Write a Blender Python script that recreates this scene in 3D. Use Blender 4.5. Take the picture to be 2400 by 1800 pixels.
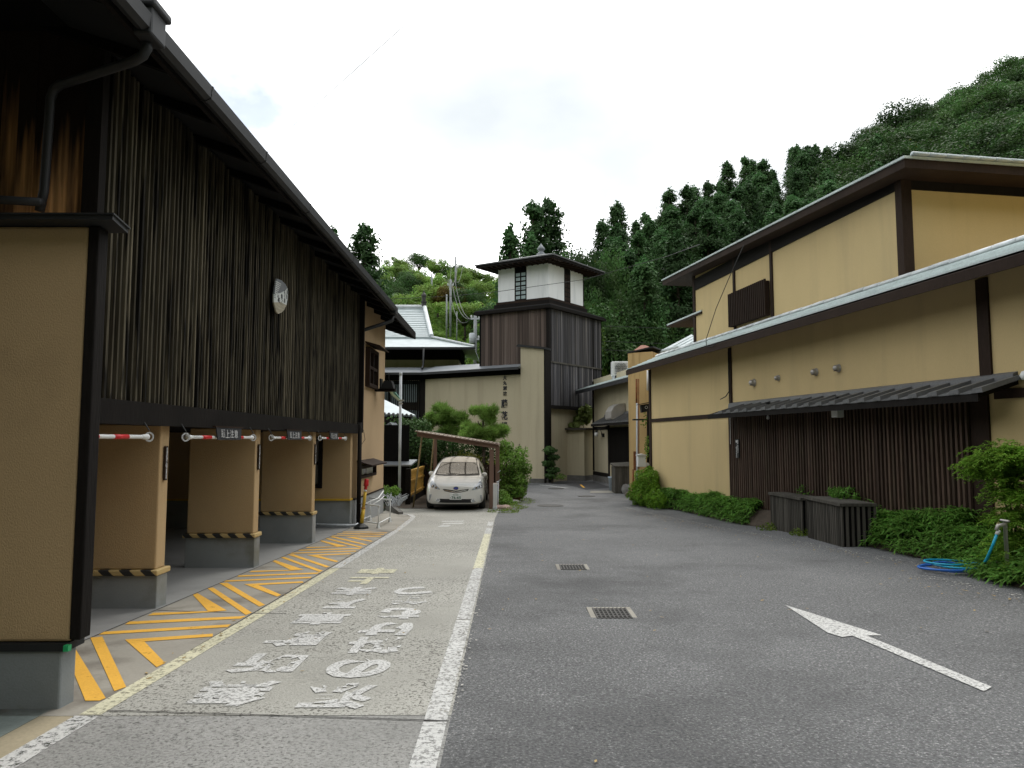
import bpy, bmesh, math, random
import numpy as np
from mathutils import Vector, Matrix
from mathutils.bvhtree import BVHTree
random.seed(7); RNG = np.random.default_rng(11)
S = bpy.context.scene; COL = S.collection
for o in list(bpy.data.objects): bpy.data.objects.remove(o)

# ------------------------------------------------------------------ camera, world, sun, exposure
FPX = 1664.0; EYE = 1.5; PITCH = math.atan(130/FPX); YAW = math.atan(10*math.cos(PITCH)/FPX)
cd = bpy.data.cameras.new('camera'); cam = bpy.data.objects.new('camera', cd); COL.objects.link(cam)
cd.sensor_width = 36; cd.lens = 36*FPX/2400; cd.clip_end = 4000; cd.clip_start = .05
cam.location = (0, 0, EYE); cam.rotation_euler = (math.pi/2+PITCH, 0, -YAW)
S.camera = cam
S.view_settings.view_transform = 'Standard'; S.view_settings.look = 'None'
S.view_settings.gamma = 1; S.view_settings.exposure = .58; S.view_settings.use_curve_mapping = False
S.cycles.max_bounces = 6; S.cycles.diffuse_bounces = 4; S.cycles.transparent_max_bounces = 24
S.cycles.use_denoising = True; S.cycles.caustics_reflective = False; S.cycles.caustics_refractive = False
SUN_EL, SUN_AZ = math.radians(62), math.radians(20)
w = bpy.data.worlds.new('World'); S.world = w; w.use_nodes = True
nt = w.node_tree; N = nt.nodes; L = nt.links; N.clear()
out = N.new('ShaderNodeOutputWorld'); bg = N.new('ShaderNodeBackground'); bg.inputs[1].default_value = .1
sky = N.new('ShaderNodeTexSky'); sky.sky_type = 'NISHITA'; sky.sun_disc = False
sky.sun_elevation = SUN_EL; sky.sun_rotation = SUN_AZ; sky.air_density = 1.2; sky.dust_density = 2.5
tc = N.new('ShaderNodeTexCoord')
def wnoise(scale, detail, rough, off, sz):
    mp = N.new('ShaderNodeMapping'); mp.inputs['Location'].default_value = off; mp.inputs['Scale'].default_value = sz
    L.new(tc.outputs['Generated'], mp.inputs[0])
    n = N.new('ShaderNodeTexNoise'); n.inputs['Scale'].default_value = scale; n.inputs['Detail'].default_value = detail
    n.inputs['Roughness'].default_value = rough; L.new(mp.outputs[0], n.inputs['Vector']); return n.outputs['Fac']
def wramp(fac, stops):
    r = N.new('ShaderNodeValToRGB'); e = r.color_ramp.elements
    while len(e) < len(stops): e.new(.5)
    for k, (p, c) in enumerate(stops): e[k].position = p; e[k].color = c
    L.new(fac, r.inputs[0]); return r.outputs[0]
_d = lambda u, v: (lambda a, b: Vector((a*math.cos(-YAW)-(-b*math.sin(PITCH)+math.cos(PITCH))*math.sin(-YAW), a*math.sin(-YAW)+(-b*math.sin(PITCH)+math.cos(PITCH))*math.cos(-YAW), math.sin(PITCH)+b*math.cos(PITCH))).normalized())((u-1200)/FPX, (900-v)/FPX)
_o = _d(565, 90)-_d(598, 262); SKYOFF = (1.35+_o.x, .2+_o.y, _o.z*1.7)
cover = wramp(wnoise(2.6, 7, .5, SKYOFF, (1, 1, 1.7)), [(.30, (.30, .30, .30, 1)), (.39, (1, 1, 1, 1))])
cl = wramp(wnoise(1.5, 6, .5, (.3, 2.2, .1), (1, 1, 1.8)), [(.36, (.39, .425, .45, 1)), (.47, (.50, .525, .54, 1)), (.56, (1.04, 1.05, 1.06, 1)), (.72, (1.75, 1.75, 1.75, 1))])
sc10 = N.new('ShaderNodeMix'); sc10.data_type = 'RGBA'; sc10.blend_type = 'MULTIPLY'; sc10.inputs[0].default_value = 1
L.new(cl, sc10.inputs[6]); sc10.inputs[7].default_value = (13.5, 13.5, 13.5, 1)
mx = N.new('ShaderNodeMix'); mx.data_type = 'RGBA'
L.new(cover, mx.inputs[0]); L.new(sky.outputs[0], mx.inputs[6]); L.new(sc10.outputs[2], mx.inputs[7])
L.new(mx.outputs[2], bg.inputs[0]); L.new(bg.outputs[0], out.inputs[0])
sl = bpy.data.lights.new('sun', 'SUN'); sl.energy = 1.4; sl.angle = math.radians(18); sl.color = (1, .96, .9)
so = bpy.data.objects.new('sun', sl); COL.objects.link(so)
sd = Vector((math.sin(SUN_AZ)*math.cos(SUN_EL), math.cos(SUN_AZ)*math.cos(SUN_EL), math.sin(SUN_EL)))
so.rotation_euler = (-sd).to_track_quat('-Z', 'Y').to_euler()

# ------------------------------------------------------------------ surveying helpers (pixels of the 2400 px photo -> metres)
_cp, _sp, _cy, _sy = math.cos(PITCH), math.sin(PITCH), math.cos(YAW), math.sin(YAW)
_f = Vector((_sy*_cp, _cy*_cp, _sp)); _u = Vector((-_sy*_sp, -_cy*_sp, _cp)); _r = Vector((_cy, -_sy, 0)); EYEV = Vector((0, 0, EYE))
def ray(x, y): return _f + _r*((x-1200)/FPX) - _u*((y-900)/FPX)
def on_y(x, y, Y): d = ray(x, y); return EYEV + d*(Y/d.y)
def on_x(x, y, X): d = ray(x, y); return EYEV + d*(X/d.x)
def on_plane(x, y, p, n): d = ray(x, y); p = Vector(p); n = Vector(n); return EYEV + d*((p-EYEV).dot(n)/d.dot(n))
def G(x, y):
    if y < 16: g = -.031*y
    elif y < 24: t = (y-16)/8; g = -.496-.124*(2*t-t*t)
    else: g = -.62
    k = .03 if y < 14 else (.03-.02*(y-14)/10 if y < 24 else .01)
    return g + k*max(0, min(x, 9)-2.5)
def on_g(x, y):
    d = ray(x, y); lo, hi = .5, 200
    for _ in range(50):
        m = (lo+hi)/2; q = EYEV + d*(m/d.y)
        if q.z > G(q.x, q.y): lo = m
        else: hi = m
    return EYEV + d*(lo/d.y)
KR = .157; CR = 8.38
dR = Vector((-KR, 1, 0)).normalized(); nR = Vector((-dR.y, dR.x, 0)); ROTR = math.atan2(dR.y, dR.x)
def on_r(x, y, o=0.0, c=CR):     # point on the inn's road wall, o metres out towards the road
    p = Vector((c, 0, 0)) + nR*o; return on_plane(x, y, p, nR)
def RL(s, o, z): q = Vector((CR, 0, 0)) + dR*s + nR*o; return Vector((q.x, q.y, z))
def sR(p): return (Vector((p[0], p[1], 0))-Vector((CR, 0, 0))).dot(dR)

# ------------------------------------------------------------------ materials
MATS = {}
def pmat(name, col, rough=.8, var=.2, scale=2.0, fine=.12, fscale=40.0, stretch=(1, 1, 1), bump=.15, bscale=None, rnd=0.0, spec=.35,
         metal=0.0, stain=None, stain_scale=1.2, stain_lim=(.5, .68), stain_stretch=(1, 1, 1), coat=0.0, sub=None, emit=None, speck=None):
    m = bpy.data.materials.new(name); m.use_nodes = True; nt = m.node_tree; N = nt.nodes; L = nt.links
    b = N['Principled BSDF']; b.inputs['Roughness'].default_value = rough; b.inputs['Metallic'].default_value = metal
    b.inputs['Specular IOR Level'].default_value = spec; b.inputs['Coat Weight'].default_value = coat
    if coat: b.inputs['Coat Roughness'].default_value = .04
    tc = N.new('ShaderNodeTexCoord'); oi = N.new('ShaderNodeObjectInfo')
    ad = N.new('ShaderNodeVectorMath'); ad.operation = 'MULTIPLY_ADD'
    L.new(oi.outputs['Random'], ad.inputs[0]); ad.inputs[1].default_value = (37, 53, 71); L.new(tc.outputs['Object'], ad.inputs[2])
    def noise(sc, st, det=4, ro=.55):
        mp = N.new('ShaderNodeMapping'); mp.inputs['Scale'].default_value = st; L.new(ad.outputs[0], mp.inputs[0])
        n = N.new('ShaderNodeTexNoise'); n.inputs['Scale'].default_value = sc; n.inputs['Detail'].default_value = det; n.inputs['Roughness'].default_value = ro
        L.new(mp.outputs[0], n.inputs['Vector']); return n.outputs['Fac']
    def mul(c, fac, lo, hi):
        mr = N.new('ShaderNodeMapRange'); mr.inputs[1].default_value = .25; mr.inputs[2].default_value = .75; mr.inputs[3].default_value = lo; mr.inputs[4].default_value = hi
        L.new(fac, mr.inputs[0]); x = N.new('ShaderNodeVectorMath'); x.operation = 'SCALE'; L.new(c, x.inputs[0]); L.new(mr.outputs[0], x.inputs['Scale']); return x.outputs[0]
    rgb = N.new('ShaderNodeRGB'); rgb.outputs[0].default_value = (*col, 1); c = rgb.outputs[0]
    if speck:                         # (colour, scale, lo, hi): grains of another colour
        n = noise(speck[1], stretch, 3, .7); r = N.new('ShaderNodeMapRange'); r.inputs[1].default_value = speck[2]; r.inputs[2].default_value = speck[3]; L.new(n, r.inputs[0])
        q = N.new('ShaderNodeMix'); q.data_type = 'RGBA'; L.new(r.outputs[0], q.inputs[0]); L.new(c, q.inputs[6]); q.inputs[7].default_value = (*speck[0], 1); c = q.outputs[2]
    if stain:
        n = noise(stain_scale, stain_stretch, 5, .6); r = N.new('ShaderNodeMapRange'); r.inputs[1].default_value = stain_lim[0]; r.inputs[2].default_value = stain_lim[1]; L.new(n, r.inputs[0])
        q = N.new('ShaderNodeMix'); q.data_type = 'RGBA'; L.new(r.outputs[0], q.inputs[0]); L.new(c, q.inputs[6]); q.inputs[7].default_value = (*stain, 1); c = q.outputs[2]
    if var: c = mul(c, noise(scale, stretch), 1-var, 1+var)
    if fine: c = mul(c, noise(fscale, stretch, 2), 1-fine, 1+fine)
    if rnd:
        mr = N.new('ShaderNodeMapRange'); mr.inputs[3].default_value = 1-rnd; mr.inputs[4].default_value = 1+rnd; L.new(oi.outputs['Random'], mr.inputs[0])
        x = N.new('ShaderNodeVectorMath'); x.operation = 'SCALE'; L.new(c, x.inputs[0]); L.new(mr.outputs[0], x.inputs['Scale']); c = x.outputs[0]
    L.new(c, b.inputs['Base Color'])
    if bump:
        bp = N.new('ShaderNodeBump'); bp.inputs['Strength'].default_value = bump; bp.inputs['Distance'].default_value = .02
        L.new(noise(bscale or fscale, stretch, 3), bp.inputs['Height']); L.new(bp.outputs[0], b.inputs['Normal'])
    if emit: b.inputs['Emission Color'].default_value = (*emit[0], 1); b.inputs['Emission Strength'].default_value = emit[1]
    MATS[name] = m; return m
def leafmat(name, col, hue=.25, rnd=.2, trans=.35, cscale=.6):
    m = bpy.data.materials.new(name); m.use_nodes = True; nt = m.node_tree; N = nt.nodes; L = nt.links; N.clear()
    o = N.new('ShaderNodeOutputMaterial'); d = N.new('ShaderNodeBsdfPrincipled'); t = N.new('ShaderNodeBsdfTranslucent'); mxs = N.new('ShaderNodeMixShader')
    d.inputs['Roughness'].default_value = .6; d.inputs['Specular IOR Level'].default_value = .12; mxs.inputs[0].default_value = trans
    tc = N.new('ShaderNodeTexCoord'); oi = N.new('ShaderNodeObjectInfo')
    n1 = N.new('ShaderNodeTexNoise'); n1.inputs['Scale'].default_value = cscale; n1.inputs['Detail'].default_value = 3; L.new(tc.outputs['Object'], n1.inputs['Vector'])
    n2 = N.new('ShaderNodeTexNoise'); n2.inputs['Scale'].default_value = cscale*14; n2.inputs['Detail'].default_value = 1; L.new(tc.outputs['Object'], n2.inputs['Vector'])
    def mr(src, a, b, lo=.3, hi=.7):
        x = N.new('ShaderNodeMapRange'); x.inputs[1].default_value = lo; x.inputs[2].default_value = hi; x.inputs[3].default_value = a; x.inputs[4].default_value = b; L.new(src, x.inputs[0]); return x.outputs[0]
    m1 = N.new('ShaderNodeMath'); m1.operation = 'MULTIPLY'; L.new(mr(n1.outputs['Fac'], 1-hue, 1+hue), m1.inputs[0]); L.new(mr(n2.outputs['Fac'], .65, 1.4), m1.inputs[1])
    m2 = N.new('ShaderNodeMath'); m2.operation = 'MULTIPLY'; L.new(m1.outputs[0], m2.inputs[0]); L.new(mr(oi.outputs['Random'], 1-rnd, 1+rnd, 0, 1), m2.inputs[1])
    hs = N.new('ShaderNodeHueSaturation'); hs.inputs['Color'].default_value = (*col, 1); L.new(m2.outputs[0], hs.inputs['Value']); L.new(mr(n2.outputs['Fac'], .475, .515), hs.inputs['Hue'])
    dm = N.new('ShaderNodeMix'); dm.data_type = 'RGBA'; L.new(mr(n2.outputs['Fac'], 0, .8, .70, .74), dm.inputs[0]); L.new(hs.outputs[0], dm.inputs[6]); dm.inputs[7].default_value = (min(.3, col[0]*2.6), min(.26, col[1]*1.3), col[2]*1.2, 1)
    L.new(dm.outputs[2], d.inputs['Base Color']); L.new(dm.outputs[2], t.inputs['Color'])
    L.new(d.outputs[0], mxs.inputs[1]); L.new(t.outputs[0], mxs.inputs[2]); L.new(mxs.outputs[0], o.inputs[0]); MATS[name] = m; return m
def paintmat(name, col, lo=.36, hi=.5, sc=22.0):   # worn road paint: gaps let the pavement below show
    m = pmat(name, col, .7, .12, 1.5, .1, 60, bump=.1); nt = m.node_tree; N = nt.nodes; L = nt.links
    b = N['Principled BSDF']; o = [n for n in N if n.type == 'OUTPUT_MATERIAL'][0]
    tc = N.new('ShaderNodeTexCoord'); n = N.new('ShaderNodeTexNoise'); n.inputs['Scale'].default_value = sc; n.inputs['Detail'].default_value = 6; n.inputs['Roughness'].default_value = .75
    L.new(tc.outputs['Object'], n.inputs['Vector']); r = N.new('ShaderNodeMapRange'); r.inputs[1].default_value = lo; r.inputs[2].default_value = hi; L.new(n.outputs['Fac'], r.inputs[0])
    t = N.new('ShaderNodeBsdfTransparent'); x = N.new('ShaderNodeMixShader'); L.new(r.outputs[0], x.inputs[0]); L.new(t.outputs[0], x.inputs[1]); L.new(b.outputs[0], x.inputs[2]); L.new(x.outputs[0], o.inputs[0]); return m
def stripemat(name, c1, c2, freq, vec):            # printed stripes
    m = bpy.data.materials.new(name); m.use_nodes = True; N = m.node_tree.nodes; L = m.node_tree.links; b = N['Principled BSDF']; b.inputs['Roughness'].default_value = .6
    tc = N.new('ShaderNodeTexCoord'); d = N.new('ShaderNodeVectorMath'); d.operation = 'DOT_PRODUCT'; L.new(tc.outputs['Object'], d.inputs[0]); d.inputs[1].default_value = vec
    f = N.new('ShaderNodeMath'); f.operation = 'MULTIPLY'; L.new(d.outputs['Value'], f.inputs[0]); f.inputs[1].default_value = freq
    g = N.new('ShaderNodeMath'); g.operation = 'FRACT'; L.new(f.outputs[0], g.inputs[0]); h = N.new('ShaderNodeMath'); h.operation = 'GREATER_THAN'; L.new(g.outputs[0], h.inputs[0]); h.inputs[1].default_value = .5
    q = N.new('ShaderNodeMix'); q.data_type = 'RGBA'; L.new(h.outputs[0], q.inputs[0]); q.inputs[6].default_value = (*c1, 1); q.inputs[7].default_value = (*c2, 1); L.new(q.outputs[2], b.inputs['Base Color']); MATS[name] = m; return m

PLASTER_R = pmat('ochre plaster', (.53, .41, .21), .92, .07, .7, .05, 90, (1, 1, .5), .12, 160, stain=(.43, .335, .18), stain_scale=2.0, stain_lim=(.50, .82), stain_stretch=(1, 1, .10))
PLASTER_L = pmat('tan plaster', (.43, .305, .165), .92, .08, .8, .06, 90, (1, 1, .6), .25, 110, stain=(.40, .27, .14), stain_scale=1.0, stain_lim=(.52, .75))
PLASTER_S = pmat('weathered buff plaster', (.435, .385, .27), .93, .08, .8, .06, 80, (1, 1, .3), .12, 120, stain=(.335, .295, .205), stain_scale=1.6, stain_lim=(.5, .80), stain_stretch=(1.4, 1.4, .10))
WHITE_W = pmat('white plaster', (.80, .81, .82), .8, .05, 1, .03, 50, (1, 1, .3), .05, stain=(.62, .64, .65), stain_scale=2, stain_lim=(.52, .75), stain_stretch=(1, 1, .15))
CONC_B = pmat('grey base concrete', (.25, .265, .27), .85, .15, 1.5, .06, 80, bump=.1, stain=(.16, .16, .13), stain_scale=1.4, stain_lim=(.52, .72))
DARK = pmat('dark timber', (.0095, .0078, .0068), .75, spec=.12, var=.3, scale=2, fine=.25, fscale=60, stretch=(1, 1, .12), bump=.25)
BROWN = pmat('brown timber', (.028, .0175, .0125), .72, spec=.12, var=.25, scale=2, fine=.2, fscale=50, stretch=(1, 1, .15), bump=.2)
BLACKW = pmat('charred boards', (.004, .0037, .0034), .85, spec=.12, var=.3, scale=2, fine=.2, fscale=60, stretch=(1, 1, .15), bump=.2)
SLAT_L = pmat('weathered split bamboo', (.085, .073, .050), .7, spec=.12, var=.35, scale=1.2, fine=.40, fscale=30, stretch=(1, 1, .22), bump=.3, rnd=.40, speck=((.008, .007, .006), 9, .50, .60), stain=(.012, .010, .008), stain_scale=1.1, stain_lim=(.50, .70), stain_stretch=(1, 1, .8))
SLAT_R = pmat('brown stained slats', (.068, .045, .034), .7, spec=.12, var=.3, scale=1.2, fine=.25, fscale=40, stretch=(1, 1, .1), bump=.2, rnd=.3, stain=(.085, .067, .045), stain_scale=.9, stain_lim=(.5, .75))
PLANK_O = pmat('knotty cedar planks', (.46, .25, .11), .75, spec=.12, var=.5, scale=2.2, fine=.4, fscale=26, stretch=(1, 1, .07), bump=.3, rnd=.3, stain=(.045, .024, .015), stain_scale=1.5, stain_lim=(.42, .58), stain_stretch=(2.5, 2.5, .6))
BOARD_T = pmat('brown tower boards', (.092, .070, .060), .8, spec=.12, var=.4, scale=1.6, fine=.5, fscale=30, stretch=(1, 1, .05), bump=.25, rnd=.45, stain=(.19, .165, .145), stain_scale=5, stain_lim=(.58, .78), stain_stretch=(3, 3, .06))
BOARD_G = pmat('grey tower boards', (.062, .060, .064), .8, spec=.12, var=.5, scale=1.6, fine=.5, fscale=30, stretch=(1, 1, .04), bump=.25, rnd=.55, stain=(.21, .19, .175), stain_scale=5, stain_lim=(.55, .75), stain_stretch=(3, 3, .08))
GREYW = pmat('weathered grey wood', (.075, .070, .060), .85, spec=.12, var=.4, scale=2, fine=.35, fscale=40, stretch=(1, 1, .06), bump=.3, rnd=.3)
ROOFT = pmat('pale green grey tiles', (.50, .57, .565), .55, .2, 1.5, .12, 30, bump=.05, rnd=.05, stain=(.36, .42, .41), stain_scale=3)
RIDGET = pmat('pale ridge tiles', (.56, .59, .60), .55, .15, 3, .1, 30, bump=.05, rnd=.12)
ROOFW = pmat('silver grey tiles', (.37, .42, .43), .45, .12, 2, .08, 30, bump=.05, rnd=.05)
ROOFD = pmat('dark smoked tiles', (.11, .112, .115), .5, .2, 3, .15, 40, bump=.08, rnd=.15)
METD = pmat('dark sheet metal', (.016, .017, .018), .55, .15, 2, .06, 60, bump=.03, spec=.25)
PIPEG = pmat('dark grey gutter plastic', (.022, .023, .025), .55, .12, 2, .06, 60, bump=0)
LEDGE = pmat('grey ledge metal', (.17, .185, .20), .4, .15, 2, .06, 50, bump=.02, spec=.5)
STEEL = pmat('brushed steel', (.42, .40, .37), .42, .15, 3, .06, 50, bump=.02, metal=.45)
GALV = pmat('galvanised pipe', (.50, .53, .56), .5, .15, 3, .08, 40, bump=.03)
WHITEP = pmat('white enamel', (.72, .73, .72), .45, .08, 4, .05, 50, bump=0)
CREAMP = pmat('off white plastic', (.62, .63, .62), .5, .06, 4, .04, 50, bump=0)
REDP = pmat('red plastic', (.50, .018, .022), .4, .06, 4, .03, 50, bump=0)
YELP = pmat('yellow plastic', (.60, .38, .035), .45, .12, 5, .06, 50, bump=0)
BLKRUB = pmat('black rubber', (.02, .022, .022), .6, .1, 5, .05, 50, bump=.05)
BANNER = pmat('black banner cloth', (.022, .023, .026), .8, .15, 6, .1, 80, bump=.1)
LETTERW = pmat('faded white lettering', (.62, .62, .62), .7, .1, 8, .1, 60, bump=0)
BANNERW = pmat('greyed banner lettering', (.36, .36, .36), .8, .2, 12, .1, 60, bump=0)
LETTERK = pmat('black carved lettering', (.018, .018, .022), .55, .1, 6, .05, 60, bump=0)
RUST = pmat('rusty pipe', (.20, .075, .025), .85, .4, 6, .25, 40, bump=.15)
REDROOF = pmat('red oxide sheet', (.20, .075, .045), .75, .2, 4, .1, 40, bump=.05)
YFENCE = pmat('yellow bamboo panel', (.50, .30, .06), .6, .2, 5, .2, 50, (1, 1, .1), .1, rnd=.18)
HOSE1 = pmat('blue hose', (.03, .14, .50), .35, .08, 4, .03, 40, bump=0)
HOSE2 = pmat('turquoise hose', (.015, .33, .50), .35, .08, 4, .03, 40, bump=0)
CURT = pmat('pale blind', (.36, .44, .45), .85, .12, 3, .05, 40, (1, 1, .2), bump=.02)
STONE = pmat('grey stone', (.14, .135, .125), .9, .3, 4, .2, 30, bump=.3)
POTM = pmat('terracotta pot', (.28, .12, .07), .8, .2, 6, .1, 40, bump=.05)
SOIL = pmat('dark garden soil', (.055, .042, .030), .95, .35, 3, .3, 30, bump=.4)
BARK = pmat('bark', (.07, .055, .042), .9, .4, 5, .3, 30, (1, 1, .3), .4)
BAMB = pmat('bamboo pole', (.22, .17, .08), .6, .2, 6, .1, 40, (1, 1, .2), bump=.05)
MUD = pmat('brown sheet cladding', (.17, .105, .078), .6, .12, 2, .06, 40, bump=.03)
GLASSD = pmat('dark window glass', (.020, .022, .024), .06, .1, 2, 0, 40, bump=0, spec=.7)
GLASSG = pmat('frosted glass', (.36, .37, .36), .25, .08, 2, .02, 40, bump=0, spec=.5)
PEARL = pmat('pearl white paint', (.74, .735, .71), .28, .02, 2, 0, 40, bump=0, spec=.5, coat=1.0)
CARGLASS = pmat('car glass', (.016, .018, .018), .03, 0, 2, 0, 40, bump=0, spec=.8)
SHADE = pmat('silver sunshade behind glass', (.11, .107, .10), .10, .05, 2, 0, 40, bump=0, spec=.6, coat=1.0)
BLKPL = pmat('black trim plastic', (.018, .018, .020), .5, .1, 5, .05, 60, bump=0)
CHROME = pmat('chrome', (.72, .73, .75), .12, 0, 2, 0, 40, bump=0, metal=1.0)
LENSM = pmat('headlamp lens', (.38, .41, .44), .08, .35, 14, .1, 60, bump=0, spec=.8, coat=1.0)
BLUEM = pmat('blue badge', (.04, .06, .38), .25, 0, 2, 0, 40, bump=0, coat=1.0)
PLATEM = pmat('number plate', (.74, .76, .76), .5, .03, 3, 0, 40, bump=0)
PLATEG = pmat('plate green ink', (.02, .10, .06), .5, 0, 3, 0, 40, bump=0)
ASPH = pmat('asphalt', (.128, .130, .132), .92, .14, .5, .42, 52, bump=.8, bscale=70, spec=.15, speck=((.33, .33, .325), 66, .55, .66), stain=(.088, .089, .090), stain_scale=.38, stain_lim=(.50, .70))
LANE = pmat('exposed aggregate concrete', (.37, .365, .33), .9, .16, .7, .22, 40, bump=.5, bscale=60, speck=((.070, .065, .057), 40, .49, .62), stain=(.29, .285, .255), stain_scale=.55, stain_lim=(.48, .66))
LANE2 = pmat('grey worn concrete', (.25, .248, .236), .9, .14, .6, .2, 45, bump=.5, bscale=60, speck=((.085, .083, .078), 44, .52, .66), stain=(.19, .19, .18), stain_scale=.5, stain_lim=(.5, .7))
APRON = pmat('smooth concrete', (.26, .245, .21), .8, .15, .9, .07, 40, bump=.08, stain=(.115, .10, .08), stain_scale=1.15, stain_lim=(.50, .68))
GFLOOR = pmat('garage floor concrete', (.25, .25, .24), .75, .1, .6, .05, 50, bump=.05, stain=(.17, .17, .165), stain_scale=.6)
GREENP = pmat('green painted concrete', (.17, .20, .187), .8, .2, 1.2, .12, 40, bump=.1)
BEIGE = pmat('beige kerb strip', (.29, .25, .17), .85, .15, 1.2, .1, 50, bump=.1)
PLASTIC_BIN = pmat('pale blue plastic', (.36, .43, .50), .5, .06, 4, .03, 40, bump=0)
CRACK = pmat('open joint', (.03, .029, .027), .95, .3, 3, .2, 40, bump=.1)
PATCH = pmat('fresh asphalt patch', (.058, .058, .060), .9, .12, 1, .15, 60, bump=.4, bscale=80)
IRON = pmat('cast iron', (.05, .048, .045), .6, .25, 8, .2, 60, bump=.2, metal=.3)
HILLG = pmat('forest floor', (.035, .05, .020), .95, .5, .15, .4, 3, bump=0)
HILLB = pmat('grassy slope', (.14, .25, .055), .95, .35, .12, .4, 2.5, bump=0)
PW = paintmat('worn white road paint', (.47, .47, .455), .36, .52, 30)
PW2 = paintmat('thin white road paint', (.50, .50, .485), .35, .51, 46)
PY2 = paintmat('pale yellow road paint', (.52, .50, .36), .34, .50, 26)
PYO = paintmat('amber road paint', (.66, .36, .045), .24, .40, 9)
STRIPE = stripemat('black and amber hazard foam', (.02, .02, .02), (.46, .34, .15), 4.6, (1, 0, 1.1))
FANG = pmat('slate grey fan paint', (.16, .17, .18), .6, .1, 6, .05, 40, bump=0)
FANW = pmat('ivory fan paper', (.55, .57, .55), .7, .1, 6, .05, 40, bump=0)
FANB = pmat('brown wave print', (.30, .27, .20), .7, .45, 9, .2, 40, (1, .25, 3), bump=0)
LF_CEDAR = leafmat('cedar foliage', (.050, .108, .036), .3, .3, .3, .25)
LF_BROAD = leafmat('dark evergreen leaves', (.046, .100, .027), .45, .5, .35, .3)
LF_LIGHT = leafmat('light green leaves', (.19, .32, .065), .35, .35, .4, .3)
LF_RUST = leafmat('russet leaves', (.17, .13, .03), .35, .15, .35, .35)
LF_SASA = leafmat('bamboo grass leaves', (.11, .25, .042), .35, .0, .35, 1.6)
LF_NAND = leafmat('nandina leaves', (.15, .29, .035), .45, .0, .4, 2.0)
LF_JUN = leafmat('juniper sprays', (.11, .23, .022), .4, .0, .35, 2.2)
LF_PINE = leafmat('pine needles', (.15, .26, .055), .4, .15, .25, 1.3)
LF_CAM = leafmat('camellia leaves', (.050, .10, .030), .45, .1, .25, 1.1)
LF_SHR = leafmat('shrub leaves', (.12, .23, .040), .45, .1, .35, 1.5)
LF_MOSS = leafmat('moss and grass blades', (.13, .20, .03), .35, .0, .35, 2.0)
LF_YEL = leafmat('yellow green hedge leaves', (.17, .19, .03), .35, .0, .35, 1.6)

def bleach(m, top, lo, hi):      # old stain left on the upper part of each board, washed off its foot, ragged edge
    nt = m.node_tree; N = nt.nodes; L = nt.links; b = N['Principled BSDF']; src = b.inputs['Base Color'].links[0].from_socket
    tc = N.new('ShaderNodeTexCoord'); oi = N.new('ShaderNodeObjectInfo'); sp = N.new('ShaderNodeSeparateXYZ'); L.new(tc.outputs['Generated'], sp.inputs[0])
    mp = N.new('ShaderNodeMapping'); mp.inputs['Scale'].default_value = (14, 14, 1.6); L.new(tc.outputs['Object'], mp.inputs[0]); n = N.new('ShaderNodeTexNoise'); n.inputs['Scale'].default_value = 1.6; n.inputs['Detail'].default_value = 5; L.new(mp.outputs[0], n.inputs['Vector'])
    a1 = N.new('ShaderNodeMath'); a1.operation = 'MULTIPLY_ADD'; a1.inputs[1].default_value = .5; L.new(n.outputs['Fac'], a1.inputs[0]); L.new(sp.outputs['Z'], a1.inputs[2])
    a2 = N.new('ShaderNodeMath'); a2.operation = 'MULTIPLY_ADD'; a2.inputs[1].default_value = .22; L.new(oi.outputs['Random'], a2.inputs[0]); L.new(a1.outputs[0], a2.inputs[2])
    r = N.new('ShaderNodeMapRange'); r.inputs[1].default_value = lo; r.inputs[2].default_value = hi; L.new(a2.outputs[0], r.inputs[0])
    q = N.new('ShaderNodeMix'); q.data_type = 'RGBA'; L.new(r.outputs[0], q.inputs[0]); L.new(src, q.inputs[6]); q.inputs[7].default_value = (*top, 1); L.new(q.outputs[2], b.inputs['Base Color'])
bleach(PLANK_O, (.016, .011, .009), .80, 1.06)

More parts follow.
